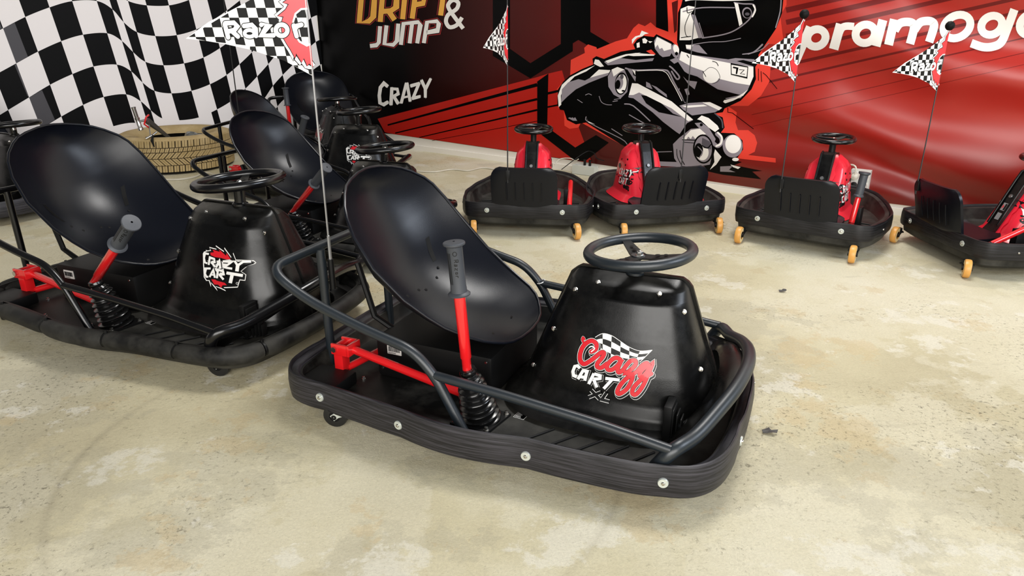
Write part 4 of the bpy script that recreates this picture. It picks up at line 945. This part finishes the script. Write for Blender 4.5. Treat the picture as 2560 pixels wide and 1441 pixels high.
    # hidden drive wheel under the hood carries the front
    MB().lathe([(.03, -.03), (.06, -.03), (.07, -.02), (.07, .02), (.06, .03), (.03, .03)], (.33, 0, .07), (0, 1, 0), 26).build('drive_wheel', M_rubber, root)
    if ziptie:
        MB().tube([Vector((-.018, .345, .208))+Vector((math.cos(k_/12*2*PI)*.012, math.sin(k_/12*2*PI)*.0155, math.sin(k_/12*2*PI+1)*.004)) for k_ in range(12)], .0018, 6, closed=True).build('cable_tie', M_white, root)
    if pole:
        x, y, z0, z1 = pole
        ph_ = MB().cyl((x, y, .285), (x, y, .372), .0085, 12); pho = ph_.build('pole_socket', M_blk, root)
        MB().tube([(x, y, .30), (x, y, .44), (x, y, .441), (x, y, z1)], [.0048, .0042, .0028, .0024], 8).build('flag_pole', M_pole if detail else M_blk, root)
    return root
M_pole = mat('grey fibreglass pole', (.35, .35, .35), .3, .6)
F1 = Frame(-23.5, -.0279, 1.8168); F2 = Frame(-22.4, -1.247, 2.416, 1.06)
GRP = 'black go-karts'
k1 = black_kart(F1, 'nearest black go-kart with flat scuffed band bumper and red script logo on the hood', GRP, True, 'xl', casters=((-.285, -.350, 3.4), (-.262, .345, 0.3)), pole=(-.462, -.135, .3, 1.15), ziptie=True)
wl = F1.o+F1.ex*-.462+F1.ey*-.135; zc = wl.y*math.cos(PITCH)+(HC-.95)*math.sin(PITCH)
flag_on(k1, F1, -.462, -.135, .862, PI-F1.yaw, zc/F*.985, 1)
k2 = black_kart(F2, 'black go-kart with round sleeved bumper and white saw logo, left of the nearest one', GRP, False, 'saw', lever=(.27, -.05), dz=.018, casters=((.545, -.315, 3.3), (.5, .315, 3.3), (-.42, -.3, 2.6), (-.42, .3, 2.6)))
k3 = black_kart(Frame(-21.5, -.905, 3.34, .96), 'black go-kart directly behind the nearest one, right of the tyre, thin pole on its hoop', GRP, False, 'saw', lever=(.25, -.05), dz=.012, detail=False, pole=(-.462, -.0, .3, 1.4))
k4 = black_kart(Frame(-8, -1.28, 4.42, .97), 'black go-kart with half hidden saw logo, behind the one beside the tyre', GRP, False, 'saw', lever=(.12, -.03), dz=.03, detail=False)
k5 = black_kart(Frame(-63, -1.41, 5.52, 1.0), 'black go-kart in the back corner with upright red lever against the checkered banner', GRP, True, 'xl', lever=(-.02, 0), detail=False)
F7 = Frame(-28, 0, 0); h7 = at(30, 310, .465); F7.o = h7-F7.ex*.371; F7.o.z = 0
print('F7', F7.o)
k7 = black_kart(F7, 'black go-kart cut off by the left picture edge, its steering wheel against the checkered banner', GRP, True, None, detail=False)
# ================================================================= RED KARTS
RO = [(-.005, 0), (-.005, -.12), (.0, -.22), (.012, -.275), (.05, -.305), (.12, -.322), (.24, -.335), (.36, -.325), (.47, -.285), (.57, -.235), (.64, -.175), (.685, -.10), (.70, 0)]
RB_ = [(.095, .15), (.105, .135), (.125, .112), (.2, .103), (.28, .097), (.325, .088), (.345, .072), (.36, .05), (.37, .036)]
RR_ = [(.095, .25), (.12, .275), (.34, .385), (.37, .405)]; RF_ = [(.095, .62), (.12, .60), (.34, .53), (.37, .515)]
def rh(x, z):
    a_, b_ = lerp_tab(RR_, z), lerp_tab(RF_, z); u = (2*x-a_-b_)/(b_-a_)
    return 0.030+(lerp_tab(RB_, z)-.030)*(max(0, 1-abs(u)**4))**(1/3)
GR = 'red hooded go-karts by the banner'
def red_kart(fr, label, lever_up=False, sw=.3, pole=(.035, .09), pole_top=1.02, flag=None, ball=True):
    root = empty('go_kart', tuple(fr.o), fr.yaw, fr.s); tag(root, label, 'go-kart', GR)
    ol = outline(RO, 5); nn = normals2(ol); N = len(ol)
    def inset(d): return [(p[0]-n[0]*d, p[1]-n[1]*d) for p, n in zip(ol, nn)]
    rise = lambda p: .030*min(1, max(0, (p[0]-.35)/.3))
    prof = [(.008, .088), (.0, .086), (-.003, .10), (-.003, .14), (.0, .158), (.005, .159), (.009, .155), (.012, .15), (.012, .092), (.008, .088)]
    rows = [[(p[0]-n[0]*(d+.0018*math.sin(i*.9)), p[1]-n[1]*(d+.0018*math.sin(i*.9)), z+(rise(p) if z > .1 else 0)) for i, (p, n) in enumerate(zip(ol, nn))] for d, z in prof]
    bo = MB().grid(rows, closev=True).build('bumper_band', M_band2, root, ang=50)
    for w_ in ((-.005, -.19), (-.005, .19), (.14, -.325), (.14, .325), (.40, -.31), (.40, .31), (.0, 0.02)) if True else ():
        if w_[1] == .02: continue
        i = min(range(N), key=lambda j: (ol[j][0]-w_[0])**2+(ol[j][1]-w_[1])**2); p, n = ol[i], nn[i]
        MB().disc((p[0]-n[0]*.001, p[1]-n[1]*.001, .122), (n[0], n[1], 0), .0125, .0045, 20).build('washer', M_zinc, bo)
        MB().lathe([(.001, .0085), (.004, .0075), (.005, .004)], (p[0], p[1], .122), (n[0], n[1], 0), 10).build('screw_head', M_chrome, bo)
    tub = MB(); tub.grid([[(p[0], p[1], z+(rise(p) if z > .1 else 0)) for p in inset(d)] for d, z in ((.014, .148), (.022, .150), (.032, .146), (.046, .10), (.058, .092))], closev=True)
    k = len(tub.v); tub.v += [(x, y, .092) for x, y in inset(.058)]; tub.f.append(list(range(k, k+N))); tub.fm.append(0)
    tub.grid([[(x, y, z) for x, y in inset(d)] for d, z in ((.012, .09), (.018, .055), (.05, .036), (.07, .036))], closev=True)
    k = len(tub.v); tub.v += [(x, y, .036) for x, y in inset(.07)]; tub.f.append(list(range(k, k+N))); tub.fm.append(0)
    to = tub.build('floor_tub', M_pan, root)
    rb = MB()
    for s_ in (-1, 1):
        for i in range(7): MB().tube([(.10+i*.035, s_*.175, .094), (.085+i*.035, s_*.255, .094)], .004, 6).build('tub_rib', M_blk, to)
    # seat
    sp = [(-.042, .342), (-.035, .30), (-.022, .25), (-.006, .19), (.004, .150), (.018, .128), (.045, .119), (.13, .121), (.20, .128), (.225, .132)]
    sp = catmull([(x, 0, z) for x, z in sp], 4)
    W_ = []
    for i, p in enumerate(sp):
        w = .160
        if p.z > .285 and i < 16: w = .160-.050*(1-math.sqrt(max(0, 1-((p.z-.285)/.0575)**2)))
        if p.x > .17: w = .160-.05*((p.x-.17)/.055)**2
        W_.append(w)
    f1 = []; f2 = []
    for i, (p, w) in enumerate(zip(sp, W_)):
        t = (sp[min(i+1, len(sp)-1)]-sp[max(i-1, 0)]).normalized(); n = Vector((-t.z, 0, t.x))  # toward the sitter
        n = n if n.x > 0 or n.z > 0 else -n
        a_ = []; b_ = []
        for j in range(-8, 9):
            v = j/8; wing = .010*abs(v)**4
            q = p+n*wing; a_.append((q.x, w*v, q.z)); r = q-n*.012; b_.append((r.x, w*v, r.z))
        f1.append(a_); f2.append(b_)
    sm = MB().grid(f1).grid(f2); e1 = f1[0]+[r[-1] for r in f1[1:-1]]+f1[-1][::-1]+[r[0] for r in f1[-2:0:-1]]; e2 = f2[0]+[r[-1] for r in f2[1:-1]]+f2[-1][::-1]+[r[0] for r in f2[-2:0:-1]]
    sm.grid([e1, e2], closev=True); so = sm.build('seat', M_shell, root, ang=45)
    for i in range(5):
        y = -.084+i*.042; MB().tube([(-.043, y, .268), (-.033, y, .22), (-.020, y, .175)], .0022, 6).build('seat_rib', M_shell, so)
    MB().box((.03, -.15, .092), (.20, .15, .116), .006).build('seat_base', M_blk, root)
    sbx = MB().box((.20, -.165, .092), (.235, .165, .135), .006)
    # hood shells + spine
    zt = sorted(set([z for z, _ in RB_]+[.095+.275*i/20 for i in range(21)]))
    hs = []
    for s_ in (-1, 1):
        rows = []
        for z in zt:
            a_, b_ = lerp_tab(RR_, z), lerp_tab(RF_, z); rows.append([((a_+b_)/2-math.cos(PI*j/22)*(b_-a_)/2, s_*rh((a_+b_)/2-math.cos(PI*j/22)*(b_-a_)/2, z), z) for j in range(23)])
        h = MB().grid(rows); top_r = rows[-1]; h.add([(x, s_*.022, z) for x, y, z in top_r], []); k = len(h.v)-len(top_r); kk = k-len(top_r)
        for j in range(len(top_r)-1): h.f.append([kk+j, kk+j+1, k+j+1, k+j]); h.fm.append(0)
        ho = h.build('hood_shell', M_rhood, root, ang=50); hs.append(ho)
        for (x, z) in ((.395, .30), (.40, .27), (.36, .22), (.46, .29), (.33, .15), (.50, .2)):
            y = rh(x, z)*s_; MB().disc((x, y-.0005*s_, z), (-.3, s_, .1), .006, .0012, 12).build('bolt_hole', M_black, ho)
        # flange toward the driver
        fz = [.10+.285*i/16 for i in range(17)]
        A_ = [(lerp_tab(RR_, z)-.008, s_*.031, z) for z in fz]; B_ = [(lerp_tab(RR_, z)-.004, s_*(.046+.006*math.sin(i*1.9)), z) for i, z in enumerate(fz)]
        MB().grid([A_, B_]).grid([[(x+.003, y, z) for x, y, z in A_], [(x+.003, y, z) for x, y, z in B_]]).build('hood_lip', M_rhood, ho)
        # graffiti style logo: black splash with white letters
        dfn = lambda u, v, l, s_=s_: (.40+u, s_*(rh(.40+u, .205+v)+.0008+.0005*l), .205+v)
        Pn = Print(dfn, sub=.01); random.seed(11)
        sx = -1 if s_ == 1 else 1
        for k_ in range(26):
            a_ = random.uniform(-.07, .075); b__ = random.uniform(-.05, .05); r_ = random.uniform(.004, .018); Pn.disc(a_, b__-.1*a_*0, r_*1.2, r_*.8, M_pblack, 1, 9, key='logo_splash')
        Lt = {'C': [[(.9, .9), (.2, .8), (.1, .2), (.9, .1)]], 'R': [[(.1, 0), (.15, .95), (.8, .85), (.75, .5), (.2, .5)], [(.4, .5), (.9, 0)]], 'A': [[(0, 0), (.5, 1), (1, 0)], [(.25, .35), (.8, .35)]], 'Z': [[(.1, .95), (.9, .9), (.1, .1), (.95, .1)]], 'Y': [[(.1, 1), (.5, .5), (.95, 1)], [(.5, .5), (.45, 0)]], 'T': [[(.0, .9), (1, .95)], [(.5, .9), (.5, 0)]]}
        for word, y0, x0, cw, ch in (('CRAZY', .004, -.066, .027, .036), ('CART', -.040, -.054, .027, .036)):
            for i, chh in enumerate(word):
                for t in Lt[chh]: Pn.stroke([(sx*(x0+i*cw+a_*cw*.85), y0+b__*ch+i*.002) for a_, b__ in t], .0062, M_white, 3, False, key='logo_lettering')
        Pn.build(ho)
    spn = MB(); pr = [(.225, .095), (.27, .15), (.355, .345), (.375, .385), (.40, .392), (.47, .385), (.50, .34), (.56, .1)]
    n_ = len(pr); spn.add([(x, -.031, z) for x, z in pr]+[(x, .031, z) for x, z in pr], [list(range(n_)), list(range(n_, 2*n_))]+[[i, (i+1) % n_, n_+(i+1) % n_, n_+i] for i in range(n_)])
    spo = spn.build('hood_spine', M_hood, root, smooth=False)
    er = MB()
    for s_ in (-1, 1): er.tube([(x-.004, s_*.029, z+.002) for x, z in pr[1:5]], .005, 8)
    er.build('spine_edge', M_hood, spo)
    def spf(u, v, l): t = v; a_, b__ = Vector((.27, 0, .15)), Vector((.355, 0, .345)); q = a_+(b__-a_)*t; return (q.x-.0012-.0005*l, u, q.z)
    Ps = Print(spf); Ps.poly([(-.013, .12), (.013, .12), (.013, .27), (-.013, .27)], M_gryl, 1, 'spine_label'); Ps.poly([(-.013, .33), (.013, .33), (.013, .5), (-.013, .5)], M_gryl, 1, 'spine_label')
    Ps.poly([(.010, .36), (.010, .47), (.001, .415)][::-1], M_dred, 2, 'spine_label'); Ps.poly([(-.0115, .345), (-.001, .345), (-.001, .485), (-.0115, .485)], M_pblack, 2, 'spine_label')
    for k_ in range(5): Ps.stroke([(-.011, .14+k_*.026), (.011, .14+k_*.026)], .0012, M_pblack, 2, False, key='spine_label')
    Ps.build(spo)
    MB().lathe([(.0005, .006), (.008, .006), (.010, .003), (.010, 0)], (.325, 0, .278), (-.9, 0, .4), 16).build('key_switch', M_steel, spo)
    # steering
    cx_ = (.452, 0); MB().cyl((.445, 0, .38), (.448, 0, .438), .0155, 18).build('steering_column', M_blk, root)
    wc = Vector((.448, 0, .452)); ax = Vector((-math.sin(.06), 0, math.cos(.06))); u_ = Vector((ax.z, 0, -ax.x)); v_ = Vector((0, 1, 0))
    wo = MB().tube([wc+u_*.092*math.cos(2*PI*k_/40)+v_*.092*math.sin(2*PI*k_/40) for k_ in range(40)], .0115, 12, closed=True).build('steering_wheel', M_boot, root)
    for ang_ in (1.57, 3.66, 5.76):
        e = u_*math.cos(ang_)+v_*math.sin(ang_); MB().tube([wc-ax*.006, wc+e*.088], [.010, .006], 8).build('spoke', M_boot, wo)
    MB().lathe([(.018, -.018), (.019, -.013), (.017, -.010)], wc, tuple(ax), 16).build('chrome_collar', M_chrome, wo)
    MB().lathe([(.0065, -.004), (.0065, .004), (.004, .006), (.0005, .007)], wc, tuple(ax), 8).build('hub_nut', M_chrome, wo)
    # lever
    b0 = Vector((.055, -.205, .094)); d = Vector((.10, -.06, .95)).normalized() if lever_up else Vector((.88, .02, .40)).normalized()
    if not lever_up: b0 = Vector((.05, -.215, .10))
    prof = [(.026*(1-.5*i/16)*(1+.12*math.cos(i*2.2)), .055*i/16) for i in range(17)]+[(.014, .06)]
    MB().lathe(prof, b0, tuple(d), 18).build('rubber_boot', M_rubber, root)
    Lr = .125 if lever_up else .22
    lo = MB().tube([b0+d*.05, b0+d*(.05+Lr-.008), b0+d*(.05+Lr)], [.0125, .0125, .009], 16).build('drift_lever', M_red, root)
    if lever_up: MB().lathe([(.012, 0), (.021, 0), (.021, .006), (.017, .01), (.017, .095), (.024, .10), (.024, .108), (.001, .11)], b0+d*(.05+Lr), tuple(d), 18).build('hand_grip', M_grip, lo)
    # black control box right of the seat
    MB().box((.215, -.215, .092), (.275, -.178, .185), .005).build('throttle_pedal', M_blk, root)
    for y in (-.25, .25): caster_parts(root, -.012, y, .040, .028, PI+sw*(1 if y < 0 else .7), M_wheel, M_blk, .062, M_wheel2)
    MB().lathe([(.03, -.025), (.055, -.025), (.065, -.018), (.065, .018), (.055, .025), (.03, .025)], (.40, 0, .065), (0, 1, 0), 22).build('drive_wheel', M_rubber, root)
    x, y = pole[0]-.085, pole[1]; MB().box((x-.003, y-.01, .285), (x+.008, y+.01, .33), .002).build('pole_socket', M_blk, root)
    MB().tube([(x, y, .27), (x, y, .33), (x, y, pole_top)], [.0035, .003, .0022], 8).build('flag_pole', M_pole2, root)
    if ball: MB().lathe([(.0005, -.019), (.010, -.017), (.017, -.009), (.0195, 0), (.017, .009), (.010, .017), (.0005, .019)], (x, y, pole_top+.015), (0, 0, 1), 18).build('pole_ball', M_black, root)
    if flag:
        wdir, k_, z0, sc_ = flag; flag_on(root, fr, x, y, z0, wdir-fr.yaw, k_, sc_, True, .006)
    return root
M_gryl = mat('grey label', (.25, .25, .25), .5); M_pole2 = mat('dark pole', (.04, .04, .042), .3, .3)
R1 = Frame(83, .06, 3.36); R2 = Frame(102, .78, 3.385); R3 = Frame(54, 1.30, 3.12)
R4 = Frame(5, 1.87, 3.02, .97)
K0 = .00100
red_kart(R1, 'red hooded go-kart below the narrow flag, leftmost of the red karts, seen from behind', flag=(math.radians(252), K0*.95, .80, 1), pole_top=1.3, ball=False, pole=(.035, .075))
red_kart(R2, 'red hooded go-kart turned left in front of the cartoon kart, bare pole on its seat', sw=-.3, pole_top=1.3, ball=False, pole=(.035, -.01))
red_kart(R3, 'red hooded go-kart with upright black-gripped lever, under the long white lettering', lever_up=True, sw=.1, pole_top=1.0, flag=(math.radians(215), K0*.95, .745, 1), pole=(.035, .085))
red_kart(R4, 'red hooded go-kart cut off by the right edge, amber caster wheel turned sideways', sw=1.0, pole_top=.985, flag=(math.radians(205), K0*.95, .73, 1), pole=(.035, .12))
# ================================================================= TYRE and things by the wall
M_tyre = mat('dusty tan tyre rubber', srgb(176, 152, 104), .75, bump=.4, bscale=60, var=.12, vscale=12); M_tyred = mat('tyre groove dirt', srgb(66, 54, 32), .85); M_tin = mat('tyre inside', (.008, .007, .006), .7)
TP = at(452, 436); td = Vector((TP.x, TP.y, 0)).normalized(); TRd = .385; TH = .245; tc_ = TP+td*TRd
dw = (tc_-CORNER).dot(LN); 
if dw < TRd+.03: tc_ = tc_+LN*(TRd+.03-dw)
ty = empty('tyre', tuple(tc_)); tag(ty, 'dusty tan car tyre lying flat against the checkered banner', 'tyre')
R_ = TRd
MB().lathe([(R_-.016, .020), (R_-.012, .05), (R_-.010, TH/2), (R_-.012, TH-.05), (R_-.016, TH-.020)], (0, 0, 0), (0, 0, 1), 72).build('tread_base', M_tyred, ty)
MB().lathe([(R_-.016, TH-.022), (R_-.022, TH-.010), (R_-.045, TH-.001), (R_-.075, TH+.001), (R_-.11, TH-.008), (R_-.138, TH-.028), (R_-.145, TH-.045), (R_-.150, TH-.05)], (0, 0, 0), (0, 0, 1), 72).build('sidewall', M_tyre, ty)
MB().lathe([(R_-.150, TH-.05), (R_-.09, TH-.06), (R_-.04, TH/2), (R_-.09, .06), (R_-.15, .05), (R_-.145, .04), (R_-.1, .003), (R_-.04, .0), (R_-.016, .022)], (0, 0, 0), (0, 0, 1), 60).build('inner_casing', M_tin, ty)
for ri, (z0, z1, n, sl) in enumerate([(.020, .062, 66, .10), (.067, .108, 60, -.9), (.113, .150, 60, .9), (.155, .180, 84, .35), (.185, TH-.016, 60, .12)]):
    m_ = MB()
    for k in range(n):
        a0 = 2*PI*k/n; w_ = 2*PI/n*.80
        for (f0, f1) in ((0, .46), (.54, 1)):
            vs = []
            for rr in (R_-.014, R_-.001-(.005 if ri in (0, 4) else 0)):
                for (zz, sh_) in ((z0, 0), (z1, sl*2*PI/n)):
                    for ff in (f0, f1): an = a0+w_*ff+sh_; vs.append((rr*math.cos(an), rr*math.sin(an), zz))
            m_.add(vs, [(4, 5, 7, 6), (0, 1, 5, 4), (2, 3, 7, 6), (0, 2, 6, 4), (1, 3, 7, 5)])
    o = m_.build('tread_rib', M_tyre, ty, smooth=False); o['kind'] = 'stuff'
# rod with bright handle leaning in the tyre
def at_depth(px, py, ref, off=0.0):
    """point of the sight line at the horizontal distance of ref"""
    d = ray(px, py); t = (math.hypot(ref.x, ref.y)+off)/math.hypot(d.x, d.y); return EYE+d*t
ref = tc_-td*.25
h0 = at_depth(333, 268, ref); h1 = at_depth(352, 324, ref)
bar = empty('chrome_bar', tuple(h1)); tag(bar, 'bright chrome cylindrical handle standing up at the left rim of the tyre', 'handle')
q0 = h0-h1; q1 = Vector((0, 0, 0)); dq = (q0-q1).normalized(); Lq = (q0-q1).length
MB().lathe([(.003, -.004), (.017, -.004), (.017, .012), (.014, .016), (.014, Lq*.45), (.0165, Lq*.46), (.0165, Lq*.53), (.013, Lq*.54), (.013, Lq-.01), (.015, Lq-.008), (.015, Lq), (.003, Lq)], q1, tuple(dq), 18).build('handle_tube', M_chrome, bar)
e1 = at_depth(366, 300, ref)-h1; MB().tube([q1+(q0-q1)*.35, e1], .007, 10).build('cross_rod', M_steel, bar)
b0 = at_depth(366, 302, ref); b1 = at_depth(424, 345, ref, .12)
jk = empty('folded_bracket', tuple(b1)); tag(jk, 'dark metal arm with red edge leaning into the tyre', 'tool')
v0 = b0-b1; dv = v0.normalized(); sd = dv.cross(Vector((0, 0, 1))).normalized(); up_ = sd.cross(dv)
m_ = MB()
for a_, w0, w1 in ((0, .018, .012),):
    A_ = [v0+sd*.018+up_*.02, v0-sd*.018+up_*.02, v0-sd*.018-up_*.012, v0+sd*.018-up_*.012]; B_ = [sd*.010+up_*.006, -sd*.010+up_*.006, -sd*.010-up_*.006, sd*.010-up_*.006]
    m_.add([tuple(p) for p in A_+B_], [(0, 1, 2, 3), (4, 5, 6, 7), (0, 1, 5, 4), (1, 2, 6, 5), (2, 3, 7, 6), (3, 0, 4, 7)])
m_.build('arm', M_steel, jk, smooth=False)
MB().tube([v0+up_*.045, v0+up_*.02+dv*.012, v0-up_*.03+dv*.006, v0*.8-up_*.03], .006, 8).build('red_edge', M_red, jk)
c0 = at_depth(382, 338, ref, -.06)-b1; c1 = at_depth(365, 347, ref, -.06)-b1; MB().cyl(c0, c1, .008, 10).build('cross_pin', M_chrome, jk)
c2 = at_depth(392, 330, ref, -.05)-b1; MB().cyl(c0, c2, .007, 10).build('cross_pin', M_chrome, jk)
c3 = at_depth(380, 352, ref, -.1)-b1; c4 = at_depth(386, 368, ref, -.1)-b1; MB().tube([c0, c3, c4], [.006, .010, .004], 8).build('dangling_catch', M_blk, jk)
MB().tube([tuple(v0*.9), tuple(at_depth(376, 340, ref, -.05)-b1)], .004, 6).build('link_rod', M_steel, jk)
# clear plastic bag inside the tyre
bag = bmesh.new(); bmesh.ops.create_icosphere(bag, subdivisions=3, radius=.11)
random.seed(4)
for v in bag.verts: v.co *= 1+.22*math.sin(v.co.x*40+v.co.y*31)*math.cos(v.co.z*37); v.co.z *= .7
me = bpy.data.meshes.new('plastic_bag'); bag.to_mesh(me); bag.free(); M_bag = mat('grey translucent bag', (.13, .14, .13), .25, spec=.6); me.materials.append(M_bag)
bo_ = bpy.data.objects.new('plastic_bag', me); C.objects.link(bo_); pb_ = at_depth(490, 345, tc_); bo_.location = (pb_.x, pb_.y, .15)
tag(bo_, 'crumpled grey plastic bag stuffed inside the tyre', 'bag')
# cables
def cable(name, pts, r, m, label, cat='cable', z=None):
    P_ = [Vector(p) for p in pts]; o0 = P_[0].copy()
    MBc = MB().tube([p-o0 for p in catmull(P_, 6)], r, 8); o = MBc.build(name, m); o.location = o0; tag(o, label, cat); return o
cable('power_cable', [at(x, y, .006) for x, y in ((385, 452), (410, 450), (450, 449), (485, 443), (515, 432), (545, 440), (600, 450))], .006, M_cable, 'white cable on the concrete in front of the tyre')
cable('power_cable', [at(x, y, .006) for x, y in ((1035, 428), (1085, 430), (1130, 424), (1170, 427), (1205, 420), (1240, 424), (1290, 430))], .005, M_cable, 'white cable on the floor between the black karts and the first red kart')
def wp(px, py, out): return plane_hit(px, py, WA+WN*out, WN)
bx0 = wp(1468, 418, .05)
ps = empty('power_strip', (bx0.x, bx0.y, 0)); tag(ps, 'pale power strip on the floor between the two leftmost red karts', 'power strip')
def obox(a_, b_, up0, up1, dep, wd_=WD, wn_=WN):
    vs = [tuple(wd_*s_+wn_*d_+Vector((0, 0, z))) for s_ in (a_, b_) for d_ in dep for z in (up0, up1)]
    return MB().add(vs, [(0, 1, 3, 2), (4, 6, 7, 5), (0, 4, 5, 1), (2, 3, 7, 6), (0, 2, 6, 4), (1, 5, 7, 3)])
zb = bx0.z
obox(-.10, .07, max(.0, zb-.05), zb+.01, (-.03, .03)).build('strip_body', M_sock, ps, smooth=False)
for s_ in (-.02, .02):
    MB().tube([tuple(WD*s_+Vector((0, 0, zb+.01))), tuple(WD*s_+Vector((0, 0, zb+.05)))], .009, 8).build('plug', M_blk, ps)
cable('charger_cable', [wp(1404, 424, .10), wp(1430, 404, .12), wp(1455, 386, .06), wp(1472, 378, .03), wp(1486, 384, .04), wp(1492, 396, .05), wp(1510, 402, .08)], .0028, M_blk, 'thin black charger cable looping above the power strip')
cable('charger_cable', [wp(1386, 412, .12), wp(1400, 398, .05), wp(1425, 396, .04), wp(1438, 402, .05), wp(1446, 398, .06)], .0035, M_cable, 'thin pale cable lying along the foot of the banner')
sb0 = wp(2150, 452, .03); sk_ = empty('socket_box', tuple(sb0)); tag(sk_, 'white multi-socket box on the banner foot behind the upright lever', 'socket box')
zt_ = wp(2150, 424, .03).z-sb0.z; zb_ = wp(2150, 478, .03).z-sb0.z; sl_ = (wp(2126, 450, .03)-sb0).dot(WD); sr_ = (wp(2175, 450, .03)-sb0).dot(WD)
obox(sl_, sr_, zb_, zt_, (-.03, .02)).build('box_body', M_sock, sk_, smooth=False)
for (a_, b_) in ((.25, .72), (.75, .72), (.25, .28), (.75, .28)):
    c = WD*(sl_+(sr_-sl_)*a_)+Vector((0, 0, zb_+(zt_-zb_)*b_))+WN*.02; MB().lathe([(.024, 0), (.024, .004), (.019, .004), (.018, .001), (.001, .001)], c, tuple(WN), 18).build('socket', M_label, sk_)
cc = WD*(sl_+(sr_-sl_)*.25)+Vector((0, 0, zb_+(zt_-zb_)*.72))+WN*.022; MB().lathe([(.018, 0), (.017, .03), (.009, .035), (.001, .036)], cc, tuple(WN), 14).build('white_plug', M_cable, sk_)
cable('socket_cable', [sb0+cc+WN*.03, wp(2140, 420, .08), wp(2128, 412, .06), wp(2110, 418, .04), wp(2100, 440, .04)], .0045, M_cable, 'white cable arching from the socket box plug')
cc2 = WD*(sl_+(sr_-sl_)*.25)+Vector((0, 0, zb_+(zt_-zb_)*.28))+WN*.022; MB().lathe([(.018, 0), (.018, .02), (.001, .024)], cc2, tuple(WN), 14).build('black_plug', M_blk, sk_)
# small dry scrap on the floor
def scrap(px, py, s_, seed, label):
    random.seed(seed); p0 = at(px, py, 0); n = 9; top = []; 
    for k in range(n): r_ = s_*random.uniform(.55, 1.1); top.append((r_*math.cos(2*PI*k/n)*1.3, r_*math.sin(2*PI*k/n)*.8, .004+random.uniform(0, .008)))
    m_ = MB(); m_.add([(0, 0, .010)]+top+[(x, y, z-.002) for x, y, z in top]+[(0, 0, .008)], [[0, 1+k, 1+(k+1) % n] for k in range(n)]+[[1+k, 1+(k+1) % n, 1+n+(k+1) % n, 1+n+k] for k in range(n)]+[[2*n+1, 1+n+k, 1+n+(k+1) % n] for k in range(n)])
    o = m_.build('floor_scrap', mat('dark dry scrap', (.06, .055, .05), .7), smooth=False); o.location = p0; tag(o, label, 'scrap')
scrap(1922, 1084, .016, 2, 'small dark torn scrap on the floor right of the nearest kart')
scrap(1957, 731, .012, 5, 'small dark speck of debris on the floor under the third red kart')
